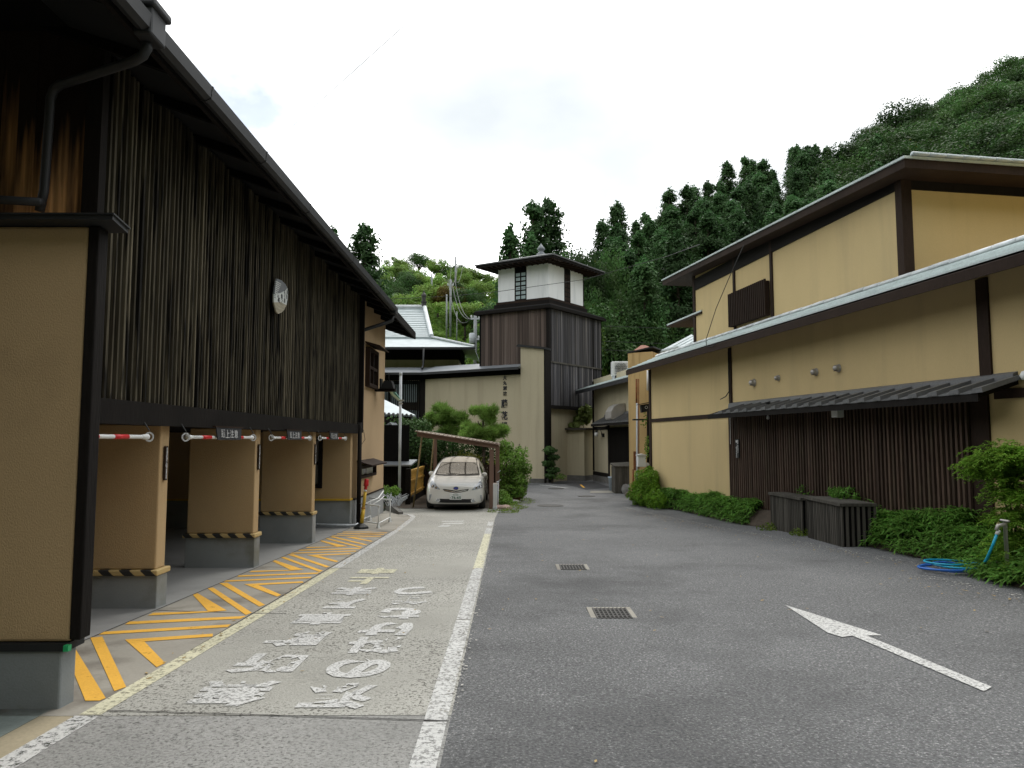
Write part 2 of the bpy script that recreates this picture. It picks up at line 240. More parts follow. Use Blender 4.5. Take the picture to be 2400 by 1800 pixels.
# ------------------------------------------------------------------ mesh helpers
def thing(name, label, cat, loc=(0, 0, 0), group=None):
    o = bpy.data.objects.new(name, None); COL.objects.link(o); o.location = loc; o.empty_display_size = .2
    o['label'] = label; o['category'] = cat
    if group: o['group'] = group
    return o
def wloc(o): return Vector(o.location) + (wloc(o.parent) if o.parent else Vector())
def place(name, mesh, parent, loc, rotz=0.0, scale=None, **props):   # one more object showing a shared mesh; loc in the world
    o = bpy.data.objects.new(name, mesh); COL.objects.link(o)
    if parent is not None: o.parent = parent; o.location = Vector(loc)-wloc(parent)
    else: o.location = loc
    o.rotation_euler = (0, 0, rotz)
    if scale: o.scale = scale
    for k, v in props.items(): o[k] = v
    return o
class MB:
    def __init__(s): s.v = []; s.f = []; s.m = []; s.mi = 0
    def add(s, vs, fs):
        b = len(s.v); s.v += [tuple(v) for v in vs]; s.f += [tuple(i+b for i in f) for f in fs]; s.m += [s.mi]*len(fs); return s
    def hexa(s, p): return s.add(p, [(0, 3, 2, 1), (4, 5, 6, 7), (0, 1, 5, 4), (1, 2, 6, 5), (2, 3, 7, 6), (3, 0, 4, 7)])
    def box(s, x0, x1, y0, y1, z0, z1): return s.hexa([(x0, y0, z0), (x1, y0, z0), (x1, y1, z0), (x0, y1, z0), (x0, y0, z1), (x1, y0, z1), (x1, y1, z1), (x0, y1, z1)])
    def lbox(s, fn, a0, a1, b0, b1, c0, c1): return s.hexa([fn(a0, b0, c0), fn(a1, b0, c0), fn(a1, b1, c0), fn(a0, b1, c0), fn(a0, b0, c1), fn(a1, b0, c1), fn(a1, b1, c1), fn(a0, b1, c1)])
    def prism(s, pts, ext):
        n = len(pts); e = Vector(ext); a = [Vector(p) for p in pts]
        return s.add(a+[p+e for p in a], [tuple(range(n))[::-1], tuple(range(n, 2*n))]+[(i, (i+1) % n, n+(i+1) % n, n+i) for i in range(n)])
    def tube(s, pts, r, n=8, r1=None):
        pts = [Vector(p) for p in pts]; k = len(pts); vs = []; fs = []
        seg = [(pts[i+1]-pts[i]).normalized() for i in range(k-1)]; d0 = seg[0]
        a = d0.cross(Vector((0, 0, 1)) if abs(d0.z) < .95 else Vector((1, 0, 0))).normalized()
        for i, p in enumerate(pts):
            d = seg[0] if i == 0 else (seg[-1] if i == k-1 else (seg[i-1]+seg[i]).normalized())
            c = 1.0 if i in (0, k-1) else max(.5, d.dot(seg[i]))
            a = (a-d*a.dot(d)).normalized(); b = d.cross(a); rr = r if r1 is None else r+(r1-r)*i/(k-1)
            bend = Vector() if i in (0, k-1) else (seg[i]-seg[i-1])
            bend = bend.normalized() if bend.length > 1e-3 else Vector()
            for j in range(n):
                t = 2*math.pi*j/n; q = (a*math.cos(t)+b*math.sin(t))*rr; q += bend*q.dot(bend)*(1/c-1); vs.append(p+q)
        for i in range(k-1):
            for j in range(n): fs.append((i*n+j, i*n+(j+1) % n, (i+1)*n+(j+1) % n, (i+1)*n+j))
        fs += [tuple(range(n))[::-1], tuple(range((k-1)*n, k*n))]
        return s.add(vs, fs)
    def lathe(s, prof, c=(0, 0, 0), n=14, axis='z', cap=True):
        vs = []; fs = []; k = len(prof); c = Vector(c)
        for r, z in prof:
            for j in range(n):
                t = 2*math.pi*j/n; q = (r*math.cos(t), r*math.sin(t), z)
                if axis == 'x': q = (q[2], q[0], q[1])
                if axis == 'y': q = (q[0], q[2], q[1])
                vs.append(c+Vector(q))
        for i in range(k-1):
            for j in range(n): fs.append((i*n+j, i*n+(j+1) % n, (i+1)*n+(j+1) % n, (i+1)*n+j))
        if cap and prof[0][0] > 1e-4: fs.append(tuple(range(n))[::-1])
        if cap and prof[-1][0] > 1e-4: fs.append(tuple(range((k-1)*n, k*n)))
        return s.add(vs, fs)
    def mesh(s, name, mats, smooth=False, off=(0, 0, 0)):
        me = bpy.data.meshes.new(name); o = Vector(off); me.from_pydata([tuple(Vector(v)-o) for v in s.v], [], s.f)
        for m in (mats if isinstance(mats, (list, tuple)) else [mats]): me.materials.append(m)
        me.polygons.foreach_set('material_index', s.m)
        if smooth: me.polygons.foreach_set('use_smooth', [True]*len(me.polygons))
        me.update(); return me
    def obj(s, name, mats, parent=None, smooth=False, at=None, bevel=0, **props):
        off = wloc(parent) if parent is not None else Vector(at or (0, 0, 0))
        o = bpy.data.objects.new(name, s.mesh(name, mats, smooth, off)); COL.objects.link(o)
        if parent is not None: o.parent = parent
        else: o.location = off
        for k, v in props.items(): o[k] = v
        if bevel:
            b = o.modifiers.new('bevel', 'BEVEL'); b.width = bevel; b.segments = 2; b.limit_method = 'ANGLE'
        return o
def boxmesh(name, sx, sy, sz, mat):     # centred in x and y, standing on z = 0
    return MB().box(-sx/2, sx/2, -sy/2, sy/2, 0, sz).mesh(name, mat)
def textmesh(body, size, mat, depth=.004, bold=.0):
    c = bpy.data.curves.new('text', 'FONT'); c.body = body; c.size = size; c.extrude = depth; c.offset = bold; c.align_x = 'CENTER'; c.align_y = 'CENTER'; c.resolution_u = 3
    o = bpy.data.objects.new('text', c); COL.objects.link(o); bpy.context.view_layer.update()
    me = bpy.data.meshes.new_from_object(o.evaluated_get(bpy.context.evaluated_depsgraph_get())); bpy.data.objects.remove(o); bpy.data.curves.remove(c)
    me.materials.clear(); me.materials.append(mat)
    n = len(me.vertices); a = np.empty(n*3, np.float32); me.vertices.foreach_get('co', a); a = a.reshape(-1, 3)
    if n: a[:, :2] -= (a[:, :2].max(0)+a[:, :2].min(0))/2; me.vertices.foreach_set('co', a.ravel())
    return me
def text(name, body, size, mat, parent, loc, ax, ay, depth=.004, bold=0.0, fit=None, **props):
    me = textmesh(body, size, mat, depth, bold)
    if fit and len(me.vertices):
        n = len(me.vertices); a = np.empty(n*3, np.float32); me.vertices.foreach_get('co', a); a = a.reshape(-1, 3); e = a[:, :2].max(0)-a[:, :2].min(0)
        a[:, 0] *= fit[0]/max(e[0], 1e-4); a[:, 1] *= fit[1]/max(e[1], 1e-4); me.vertices.foreach_set('co', a.ravel())
    X = Vector(ax).normalized(); Y = Vector(ay).normalized(); Z = X.cross(Y)
    R = Matrix((X, Y, Z)).transposed().to_4x4(); me.transform(R); me.update()
    return place(name, me, parent, loc, **props)
def sheet(name, ys, xl, xr, dz, mat, ncol=1, parent=None, **props):
    mb = MB(); vs = []
    for y in ys:
        a, b = xl(y), xr(y)
        for k in range(ncol+1): x = a+(b-a)*k/ncol; vs.append((x, y, G(x, y)+dz))
    n = ncol+1; fs = [(i*n+k, i*n+k+1, (i+1)*n+k+1, (i+1)*n+k) for i in range(len(ys)-1) for k in range(ncol)]
    return mb.add(vs, fs).obj(name, mat, parent, **props)
def interp(pts): ys = [p[0] for p in pts]; xs = [p[1] for p in pts]; return lambda y: float(np.interp(y, ys, xs))
def cards(cen, size, nor=None, up=.3, aspect=.45, rng=RNG, jitter=1.0):
    """many small leaf-shaped faces: cen (n,3), size scalar or (n,), nor (n,3) preferred facing"""
    n = len(cen); size = np.broadcast_to(np.asarray(size, float), (n,))*rng.uniform(.7, 1.3, n)
    nr = rng.normal(size=(n, 3))*jitter
    if nor is not None: nr += nor*1.1
    nr[:, 2] += up; nr /= np.linalg.norm(nr, axis=1)[:, None]+1e-9
    t = np.cross(nr, rng.normal(size=(n, 3))); t /= np.linalg.norm(t, axis=1)[:, None]+1e-9; b = np.cross(nr, t)
    h = size[:, None]*.5; q = np.stack([cen-t*h, cen-b*h*aspect+nr*h*.12, cen+t*h, cen+b*h*aspect+nr*h*.12], 1)
    return q.reshape(-1, 3)
def quads_mesh(name, q, mats, extra=None):
    """q (4n,3) leaf quads; extra = MB with the wood, second material"""
    n = len(q)//4; ev = np.array(extra.v, float).reshape(-1, 3) if extra else np.zeros((0, 3)); me = bpy.data.meshes.new(name)
    ef = extra.f if extra else []
    vs = np.concatenate([q, ev]); me.vertices.add(len(vs)); me.vertices.foreach_set('co', vs.astype(np.float32).ravel())
    li = np.concatenate([np.arange(4*n)] + [np.array(f)+4*n for f in ef]).astype(np.int32); tot = np.array([4]*n+[len(f) for f in ef], np.int32)
    me.loops.add(len(li)); me.loops.foreach_set('vertex_index', li); me.polygons.add(len(tot))
    me.polygons.foreach_set('loop_start', np.concatenate([[0], np.cumsum(tot)[:-1]]).astype(np.int32)); me.polygons.foreach_set('loop_total', tot)
    for m in mats: me.materials.append(m)
    me.polygons.foreach_set('material_index', np.array([0]*n+[1]*len(ef), np.int32)); me.update(); me.validate(); return me

# ------------------------------------------------------------------ the ground and the hills
ST = dict(kind='structure')
EL = interp([(-.9, .30), (-.6, .28), (-.26, .27), (-.19, .272), (-.12, .275), (-.05, .262), (0, .262), (.04, .30), (.1, .305), (.16, .315), (.22, .345), (.31, .385), (.37, .40), (.43, .425), (.475, .43), (.53, .47), (.58, .50), (.64, .515), (.69, .535), (.73, .56), (.9, .62)])
def Y0(a): return float(np.interp(a, [-.3, -.02, .06, .3, .75], [60, 56, 41.5, 39, 32]))
def RC(a): return float(np.interp(a, [-.3, -.02, .07, .3, .75], [150, 140, 66, 88, 118]))
def TH(a): return float(np.interp(a, [-.1, .05, .3, .75], [7, 10, 11, 9]))
def hill(x, y):
    if y < 25: return G(x, y)-.06+(max(0, -10-y)*.85 if y > -90 else 68)  # unseen slope behind the eye, added to shade walls that face it
    a = max(-1.0, min(1.0, x/y)); y0, rc = Y0(a), RC(a); t = (y-y0)/(rc-y0)
    if t <= 0: return -.68
    zc = EYE+EL(a)*rc-TH(a)
    return -.68+(zc+.68)*(t**1.05 if t < 1 else 1)-(max(0, t-1)*12 if t > 1 else 0)
xs = np.concatenate([[-1500, -700, -400], np.arange(-260, -39, 10), np.arange(-36, 40, 2.0), np.arange(40, 261, 10), [400, 700, 1500]])
ys = np.concatenate([[-1500, -500, -200, -90, -70, -50, -35, -25, -16], np.arange(-10, 44, 2.0), np.arange(44, 160, 3.0), np.arange(165, 300, 15), [400, 700, 1500]])
mb = MB(); mb.add([(x, y, hill(x, y) if y < 320 else hill(x*300/y, 300)-(y-300)*.05) for y in ys for x in xs],
                  [(j*len(xs)+i, j*len(xs)+i+1, (j+1)*len(xs)+i+1, (j+1)*len(xs)+i) for j in range(len(ys)-1) for i in range(len(xs)-1)])
terrain = mb.obj('terrain', [HILLG, HILLB], smooth=True, **ST)
for p in terrain.data.polygons:
    if p.center.y > 50 and p.center.x/p.center.y < .02: p.material_index = 1
# far blue-green mountain between the two slopes
mb = MB(); n = 26
mprof = lambda t: max(0, math.cos((t-.58)*1.7))**1.3
vs = [(60*t*6-90+(j*3), 430+j*26, 122*mprof(t)*(1-.18*abs(j-2))-3*j) for j in range(5) for t in np.linspace(0, 1, n)]
mb.add(vs, [(j*n+i, j*n+i+1, (j+1)*n+i+1, (j+1)*n+i) for j in range(4) for i in range(n-1)])
mb.add([(v[0], v[1], -1) for v in vs[:n]], []); mb.f += [(5*n+i, 5*n+i+1, i+1, i) for i in range(n-1)]; mb.m += [0]*(n-1)
mb.obj('mountain', HILLG, smooth=True, **ST)

YF = list(np.arange(-4, 45.01, .5))
asphalt = sheet('asphalt_road', YF, lambda y: -.34, lambda y: 8.6-KR*y if y < 24 else 5.2, -.004, ASPH, 8, **ST)
lane = sheet('concrete_lane', [y for y in YF if -4 <= y <= 4.26]+[4.363], lambda y: -2.44 if y > 3.4 else -2.4, lambda y: -.335, .0, LANE2, 3, **ST)
# the brown aggregate part of the lane, up to the carport
lane_b = sheet('concrete_lane', [4.37]+[y for y in YF if 4.5 <= y <= 22], interp([(4.3, -2.45), (19, -2.5), (20, -2.75), (20.4, -3.3), (22, -3.5)]), interp([(0, -.335), (19, -.335), (21.6, -.25), (22, -.25)]), .0, LANE, 4, **ST)
apron = sheet('apron', [4.37]+[y for y in YF if 4.5 <= y <= 17], lambda y: -3.58, lambda y: -2.46, .0, APRON, 2, **ST)
sheet('apron', list(np.arange(17.02, 21.6, .5))+[21.6], lambda y: -3.64, interp([(17, -2.46), (18.6, -2.55), (19.6, -2.55), (20.2, -3.0), (20.6, -3.3), (21.6, -3.55)]), .0, APRON, 2, **ST)
sheet('garage_floor', [y for y in YF if 4.5 <= y <= 16.6]+[16.7], lambda y: -9.4, lambda y: -3.585, -.002, GFLOOR, 3, **ST)
sheet('green_pavement', [-4, 0, 2, 3, 3.5, 4, 4.5], lambda y: -6, lambda y: -2.78 if y > 2 else -2.7, .0, GREENP, 2, **ST)
sheet('kerb_strip', [-4, 0, 2, 3, 3.5, 4, 4.365], lambda y: -2.776 if y > 2 else -2.696, lambda y: -2.57, .0, BEIGE, 1, **ST)
sheet('garden_soil', [22.02, 22.3, 22.8]+list(np.arange(23.4, 36.2, .6)), lambda y: -9.5 if y > 25 else -3.9, interp([(21.5, -.3), (25.9, .5), (29.7, .83), (34.6, .8), (37, 1.0)]), .012, SOIL, 3, **ST)
sheet('garden_soil', list(np.arange(36, 42, .6)), lambda y: -13, interp([(36, .9), (42, .4)]), .012, SOIL, 3, **ST)
def ground_poly(name, pts, dz, mat, parent, **p):
    return MB().add([(x, y, G(x, y)+dz) for x, y in pts], [tuple(range(len(pts)))]).obj(name, mat, parent, **p)
def strip(name, pts, wd, dz, mat, parent, step=.5):
    P = [Vector((a[0], a[1], 0)) for a in pts]; Q = []
    for a, b in zip(P, P[1:]):
        k = max(1, int((b-a).length/step)); Q += [a+(b-a)*i/k for i in range(k)]
    Q.append(P[-1]); vs = []
    for i, p in enumerate(Q):
        d = (Q[min(i+1, len(Q)-1)]-Q[max(i-1, 0)]).normalized(); s = Vector((-d.y, d.x, 0))*wd/2
        for q in (p-s, p+s): vs.append((q.x, q.y, G(q.x, q.y)+dz))
    return MB().add(vs, [(2*i, 2*i+1, 2*i+3, 2*i+2) for i in range(len(Q)-1)]).obj(name, mat, parent)
# edge lines, open joints
strip('edge_line', [(-2.5, -4), (-2.5, 3.2), (-2.49, 4.36)], .15, .004, PW, lane)
strip('edge_line', [(-2.485, 4.38), (-2.45, 7.2)], .13, .004, PY2, lane_b)
strip('edge_line', [(-2.45, 7.24), (-2.43, 10.2)], .13, .004, PY2, lane_b)
strip('edge_line', [(-2.43, 10.24), (-2.43, 16), (-2.5, 18.6), (-2.56, 19.5), (-2.72, 20), (-3.02, 20.24)], .13, .004, PW, lane_b)
for a, b, m in [(-4, 4.25, PW), (4.275, 6.9, PW), (6.94, 9.2, PW), (9.24, 10.2, PW), (10.22, 15.0, PY2), (15.02, 16.3, PW), (16.9, 17.9, PW)]:
    strip('edge_line', [(-.42, a), (-.42, b)], .135, .004, m, lane_b if a > 4.3 else lane)
strip('joint', [(-2.42, 4.45), (-1.4, 4.36), (-.34, 4.26)], .010, .006, CRACK, lane)
for y in (7.22, 10.22, 13.2): strip('joint', [(-3.55, y+.16), (-2.4, y-.02), (-2.2, y)], .012, .003, CRACK, apron)
strip('joint', [(-3.57, 4.6), (-3.57, 16.4)], .014, .003, CRACK, apron, 1)
strip('joint', [(-2.53, 4.6), (-2.53, 9), (-2.5, 16.4)], .014, .003, CRACK, apron, 1)
# amber chevrons in front of the garage bays
CH = [[(-3.24, 0), (-3.04, -.07), (-2.56, -.71), (-2.57, -.82)], [(-3.24, .003), (-2.58, .20), (-2.54, .10), (-3.04, -.068)], [(-3.56, .17), (-3.57, .28), (-2.56, .56), (-2.55, .45)],
      [(-3.54, .56), (-3.56, .68), (-2.55, .92), (-2.56, .80)], [(-3.52, .94), (-3.53, 1.07), (-2.86, 1.17), (-2.99, 1.09)], [(-3.56, 2.03), (-3.55, 2.13), (-2.84, 1.175), (-2.99, 1.10)],
      [(-3.56, 2.43), (-3.53, 2.51), (-2.55, 1.07), (-2.57, .96)], [(-3.57, 2.80), (-3.49, 2.84), (-2.55, 1.46), (-2.58, 1.37)]]
for k in range(-1, 4):
    for q in CH:
        P = [(x, 6.18+2.735*k+dy) for x, dy in q]
        if min(p[1] for p in P) < 4.62 or max(p[1] for p in P) > 16.35: continue
        ground_poly('hazard_stripe', P, .004, PYO, apron)
ground_poly('hazard_stripe', [(-3.56, 5.87), (-3.53, 5.95), (-2.56, 4.68), (-2.57, 4.63), (-2.66, 4.63)], .004, PYO, apron)
# road lettering, read from the other end of the lane
def road_text(ch, x, y, ln, wd, mat, bold=.028): text('road_letter', ch, .55, mat, lane_b, (x, y, G(x, y)+.006), (-1, 0, 0), (0, -1, .031), .0, bold, fit=(wd, ln))
for ch, y, m in [('無', 4.77, PW), ('断', 5.48, PW2), ('駐', 6.21, PW2), ('車', 6.98, PW2), ('及', 7.71, PW2), ('末', 8.43, PW2), ('上', 9.17, PY2), ('申', 9.96, PY2)]: road_text(ch, -1.79, y, .53, .50, m)
for ch, y in [('源', 4.72), ('の', 5.34), ('料', 5.99), ('け', 6.56), ('む', 7.21), ('館', 7.9), ('つ', 8.46)]: road_text(ch, -1.09, y, .51, .46, PW2)
for i, (x, y, l, wd) in enumerate([(-1.35, 17.3, .35, .5), (-1.4, 17.9, .3, .55), (-1.5, 16.6, .5, .25)]): ground_poly('road_letter', [(x-wd/2, y), (x+wd/2, y+.05), (x+wd/2+.04, y+l), (x-wd/2+.06, y+l-.06)], .004, PW2, lane_b)
# white arrow on the asphalt
ground_poly('painted_arrow', [(2.89, 7.54), (2.80, 6.35), (2.85, 6.18), (2.955, 6.22), (3.085, 4.72), (3.19, 4.80), (3.07, 6.2), (3.20, 6.2)], .004, PW2, asphalt)
strip('edge_line', [(1.5, 33.6), (2.1, 32.4), (2.6, 31.2)], .16, .004, PW, asphalt)
ground_poly('asphalt_patch', [(2.45, 35.6), (4.3, 35.6), (4.55, 31.3), (3.3, 30.2)], .004, PATCH, asphalt)
strip('edge_line', [(3.4, 33.4), (3.35, 31.4)], .09, .008, PYO, asphalt)
ground_poly('concrete_slab', [(3.4, 29.4), (4.45, 29.6), (4.5, 28.2), (3.25, 28.3)], .006, APRON, asphalt)
def crack(pts, wd=.008, par=None):
    rg_ = random.Random(int(pts[0][0]*100)); P = []
    for (x0, y0), (x1, y1) in zip(pts, pts[1:]):
        for k in range(12): t_ = k/12; P.append((x0+(x1-x0)*t_+rg_.uniform(-.02, .02), y0+(y1-y0)*t_+rg_.uniform(-.02, .02)))
    strip('crack', P+[pts[-1]], wd, .004, CRACK, par or asphalt)
for pts in [[(1.4, 12.2), (2.2, 12.9), (3.5, 12.7)], [(-.1, 14.5), (1.4, 15.1), (2.8, 14.9), (3.9, 15.6)]]: crack(pts, .005)
LITTER = pmat('dry fallen leaves', (.30, .22, .10), .8, .4, 30, .2, 60, bump=0); GRIT = pmat('pale grit', (.36, .35, .32), .9, .3, 30, .2, 60, bump=0)
_rg = np.random.default_rng(77); P_ = []
for _ in range(260):
    t_ = _rg.random(); y_ = 6.5+15*t_; x_ = 7.35-.16*y_-abs(_rg.normal())*.28-(.9 if y_ < 9 else .2); P_.append((x_, y_, G(x_, y_)+.008))
for _ in range(110):
    x_, y_ = _rg.uniform(-2.3, 4.5), _rg.uniform(3.5, 24); P_.append((x_, y_, G(x_, y_)+.008))
for _ in range(160):
    y_ = _rg.uniform(4.8, 20); x_ = -2.5+_rg.normal()*.07; P_.append((x_, y_, G(x_, y_)+.008))
def flat_cards(P, size, asp, rg): 
    P = np.array(P); a_ = rg.uniform(0, 6.28, len(P)); sz = size*rg.uniform(.5, 1.4, len(P)); d_ = np.stack([np.cos(a_), np.sin(a_), rg.uniform(-.1, .25, len(P))], 1)*sz[:, None]; e_ = np.stack([-np.sin(a_), np.cos(a_), rg.uniform(-.1, .25, len(P))], 1)*(sz*asp)[:, None]
    return np.stack([P-d_, P-e_, P+d_, P+e_], 1).reshape(-1, 3)
place('fallen_leaves', quads_mesh('fallen_leaves', flat_cards(P_, .022, .45, _rg), [LITTER]), None, (0, 0, 0), kind='stuff', label='scattered dry leaves along the asphalt edge', category='leaves')
P_ = []
for _ in range(1500):
    y_ = 6.5+16*_rg.random(); x_ = 7.4-.16*y_-abs(_rg.normal())*.12-(.7 if y_ < 9 else .1); P_.append((x_, y_, G(x_, y_)+.006))
for _ in range(500):
    y_ = _rg.uniform(4.4, 18); x_ = -.34+_rg.normal()*.03; P_.append((x_, y_, G(x_, y_)+.008))
place('gravel', quads_mesh('gravel', flat_cards(P_, .011, .8, _rg), [GRIT]), None, (0, 0, 0), kind='stuff', label='loose grit lying along the pavement joints', category='gravel')
def grate(u, v, wd, dp, nx, label):
    p = on_g(u, v); t = thing('drain_grate', label, 'drain grate', (p.x, p.y, G(p.x, p.y)), 'drain grates in the asphalt'); z = G(p.x, p.y)
    MB().box(p.x-wd/2-.06, p.x+wd/2+.06, p.y-dp/2-.06, p.y+dp/2+.06, z-.06, z+.001).obj('rim', APRON, t)
    MB().box(p.x-wd/2, p.x+wd/2, p.y-dp/2, p.y+dp/2, z-.02, z+.004).obj('pit', CRACK, t)
    bm = boxmesh('bar', wd/nx*.38, dp, .008, IRON); bm2 = boxmesh('crossbar', wd, .02, .006, IRON)
    for i in range(nx+1): place('bar', bm, t, (p.x-wd/2+wd*i/nx, p.y, z+.003))
    for j in range(1, 5): place('crossbar', bm2, t, (p.x, p.y-dp/2+dp*j/5, z+.0035))
grate(1434, 1438, .33, .42, 8, 'square iron drain grate set in grey mortar on the near asphalt')
grate(1342, 1330, .34, .42, 8, 'farther iron drain grate in the asphalt, clogged with grass')
for u, v, r, lb in [(1290, 1185, .42, 'round iron manhole cover in a dip where the road narrows'), (1375, 1163, .33, 'small round manhole cover near the wooden bin'), (1303, 1145, .36, 'round manhole cover before the white line by the tower')]:
    p = on_g(u, v); MB().lathe([(0, .006), (r*.8, .007), (r*.82, .003), (r*.92, .003), (r*.94, .007), (r, .006), (r, -.03)], (p.x, p.y, G(p.x, p.y)), 24).obj('manhole_cover', IRON, at=(p.x, p.y, G(p.x, p.y)), label=lb, category='manhole cover')

# ------------------------------------------------------------------ the garage building (bamboo screened, bays below)
XF = -3.6
gar = thing('garage_building', 'long dark building with bamboo slatted upper floor over open parking bays', 'building', (-6, 11, -.4))
YP = [7.5, 10.33, 13.37]                                # piers
pier_mesh_n = 0
for k, y in enumerate(YP):
    xl = -4.60; zb = .12; zg = G(-4, y)-.15
    pr = MB().box(xl, XF-.045, y, y+.2, zb+.035, 1.66).obj('pier', PLASTER_L, gar, bevel=.015)
    MB().box(xl-.012, XF-.02, y-.012, y+.212, zg, zb-.02).obj('plinth', CONC_B, pr, bevel=.01)
    MB().box(xl-.04, XF-.005, y-.05, y+.25, zb-.022, zb+.036).obj('hazard_guard', STRIPE, pr, bevel=.012)
# closing wall with its window at the last bay
cw = MB().box(-9.3, -5.25, 16.5, 16.72, .14, 1.66).box(-4.27, XF-.035, 16.5, 16.72, .14, 1.66).box(-5.25, -4.27, 16.5, 16.72, .14, .38).box(-5.25, -4.27, 16.5, 16.72, 1.55, 1.66).obj('end_wall', PLASTER_L, gar)
MB().box(-9.3, XF-.02, 16.48, 16.74, -.8, .10).obj('plinth', CONC_B, cw)
MB().box(-9.3, XF-.01, 16.44, 16.74, .102, .14).obj('sill_strip', YELP, cw)
wf = MB().box(-5.25, -5.17, 16.46, 16.66, .38, 1.55).box(-4.36, -4.27, 16.46, 16.66, .38, 1.55).box(-5.17, -4.36, 16.46, 16.66, .38, .47).box(-5.17, -4.36, 16.46, 16.66, 1.47, 1.55).box(-5.17, -4.36, 16.5, 16.62, .93, .98).obj('window', DARK, gar)
MB().box(-5.17, -4.36, 16.55, 16.57, .47, .93).obj('pane', GLASSG, wf); MB().box(-5.17, -4.36, 16.55, 16.57, .98, 1.47).obj('pane', GLASSG, wf)
MB().box(-9.5, -9.3, 6, 16.8, -.6, 1.7).box(-9.3, -3.9, 5.95, 6.05, -.4, 1.66).obj('back_wall', PLASTER_L, gar)
MB().box(-9.4, -3.7, 6, 16.8, 1.66, 1.76).obj('ceiling', DARK, gar)
MB().box(-3.72, -3.52, 6.0, 16.95, 1.64, 1.86).obj('beam', DARK, gar)
MB().box(-3.76, -3.62, 6.0, 17.0, 1.86, 5.05).obj('screen_backing', BLACKW, gar)
MB().box(-3.64, -3.5, 5.94, 6.04, 1.66, 5.0).obj('corner_post', DARK, gar); MB().box(-3.66, -3.46, 16.96, 17.06, 1.66, 4.98).obj('corner_post', DARK, gar)
# split bamboo slats, one by one
sms = [boxmesh('slat', .022+.005*i, .034, 1, SLAT_L) for i in range(3)]
y = 6.12; i = 0
while y < 16.93:
    place('slat', sms[i % 3], gar, (-3.575+random.uniform(-.006, .006), y, 1.80+random.uniform(-.03, .0)), math.pi/2+random.uniform(-.04, .04), (1, 1, 3.17)); y += .088+random.uniform(-.006, .006); i += 1
for z in (2.62, 3.5): MB().box(-3.632, -3.60, 6.05, 16.95, z, z+.05).obj('rail', BLACKW, gar)
# plastered end of the facade
ew = MB().box(-9, XF, 17.06, 20.72, .115, 5.0).obj('plastered_wall', pmat('end wall plaster', (.47, .335, .195), .92, .07, .8, .05, 90, (1, 1, .6), .15, 120, stain=(.40, .28, .16), stain_scale=.9, stain_lim=(.55, .78)), gar)
MB().box(-9, XF+.012, 16.76, 20.735, -1.0, .085).obj('plinth', pmat('pale base concrete', (.33, .34, .345), .85, .1, 1.2, .06, 60, bump=.06), ew)
MB().box(-9, XF+.03, 16.76, 20.745, .085, .115).obj('drip_strip', BROWN, ew)
def fwin(y0, y1, z0, z1, proud, fr, cells, canopy, lab):
    w_ = MB(); x0, x1 = XF, XF+proud
    for a, b in ((y0, y0+fr), (y1-fr, y1)): w_.box(x0, x1, a, b, z0, z1)
    for a, b in ((z0, z0+fr), (z1-fr, z1)): w_.box(x0, x1, y0+fr, y1-fr, a, b)
    o = w_.obj('window', BROWN, gar, label=lab); ny, nz = cells; W = (y1-y0-2*fr)/ny; H = (z1-z0-2*fr)/nz
    if ny > 1: MB().box(x0+.02, x1-.015, y0+fr+W-.03, y0+fr+W+.03, z0+fr, z1-fr).box(x0+.02, x1-.018, y0+fr, y1-fr, z0+fr+H-.035, z0+fr+H+.035).obj('muntin', BROWN, o)
    for a in range(ny):
        for b in range(nz): MB().box(x0+.022, x0+.034, y0+fr+a*W+.02, y0+fr+(a+1)*W-.02, z0+fr+b*H+.02, z0+fr+(b+1)*H-.02).obj('pane', GLASSD, o)
    MB().prism([(x0, y0-.06, z1+.10), (x0+canopy, y0-.06, z1+.0), (x0+canopy, y0-.06, z1+.03), (x0, y0-.06, z1+.14)], (0, y1-y0+.12, 0)).obj('hood', BROWN, o)
fwin(17.86, 19.1, 2.84, 3.84, .12, .09, (2, 2), .38, 'tall four-pane window under a small hood')
fwin(17.1, 19.1, .56, .86, .10, .07, (1, 1), .36, 'low slit window under a small hood')
o = MB().box(-3.583, -3.565, 17.25, 17.75, .64, .80).box(-3.583, -3.565, 18.1, 18.9, .63, .80).obj('curtain', FANW, gar)
# roof: eave towards the lane, soffit, gutter
XE = -2.9; ZE = 4.74; SL = .33
def roofz(x): return ZE+(XE-x)*SL
mb = MB()
mb.prism([(XE, -12, ZE+.02), (XE, -12, ZE+.12), (-8.6, -12, roofz(-8.6)+.18), (-8.6, -12, roofz(-8.6)+.05)], (0, 34.1, 0)); roof = mb.obj('roof', METD, gar)  # lengthened unseen past the eye to darken the wing wall and piers
mb = MB().box(XE-.03, XE+.012, -12, 22.12, ZE-.10, ZE+.10); mb.prism([(XE-.03, 22.1, ZE-.10), (XE-.03, 22.1, ZE+.10), (-8.6, 22.1, roofz(-8.6)+.14), (-8.6, 22.1, roofz(-8.6)-.08)], (0, .04, 0)).obj('barge_board', DARK, roof)
for k in range(24):
    yy = -1.1+k*1.0; MB().prism([(XE-.04, yy, ZE-.08), (XE-.04, yy, ZE+.02), (-4.6, yy, roofz(-4.6)+.04), (-4.6, yy, roofz(-4.6)-.05)], (0, .06, 0)).obj('rafter', BLACKW, roof)
MB().box(-8.6, -3.76, -11.9, 6.0, 5.06, 5.1).obj('soffit', BLACKW, roof)
MB().box(-8.6, -6.4, -12, 4.4, -.2, 5.05).obj('unseen_light_blocker', PLASTER_L, gar)  # unseen wall added to block light coming from the left
prof = [(.0, .06), (.0, -.02), (.02, -.06), (.07, -.075), (.12, -.05), (.13, .06), (.118, .06), (.108, -.04), (.07, -.06), (.03, -.045), (.012, -.01), (.012, .06)]
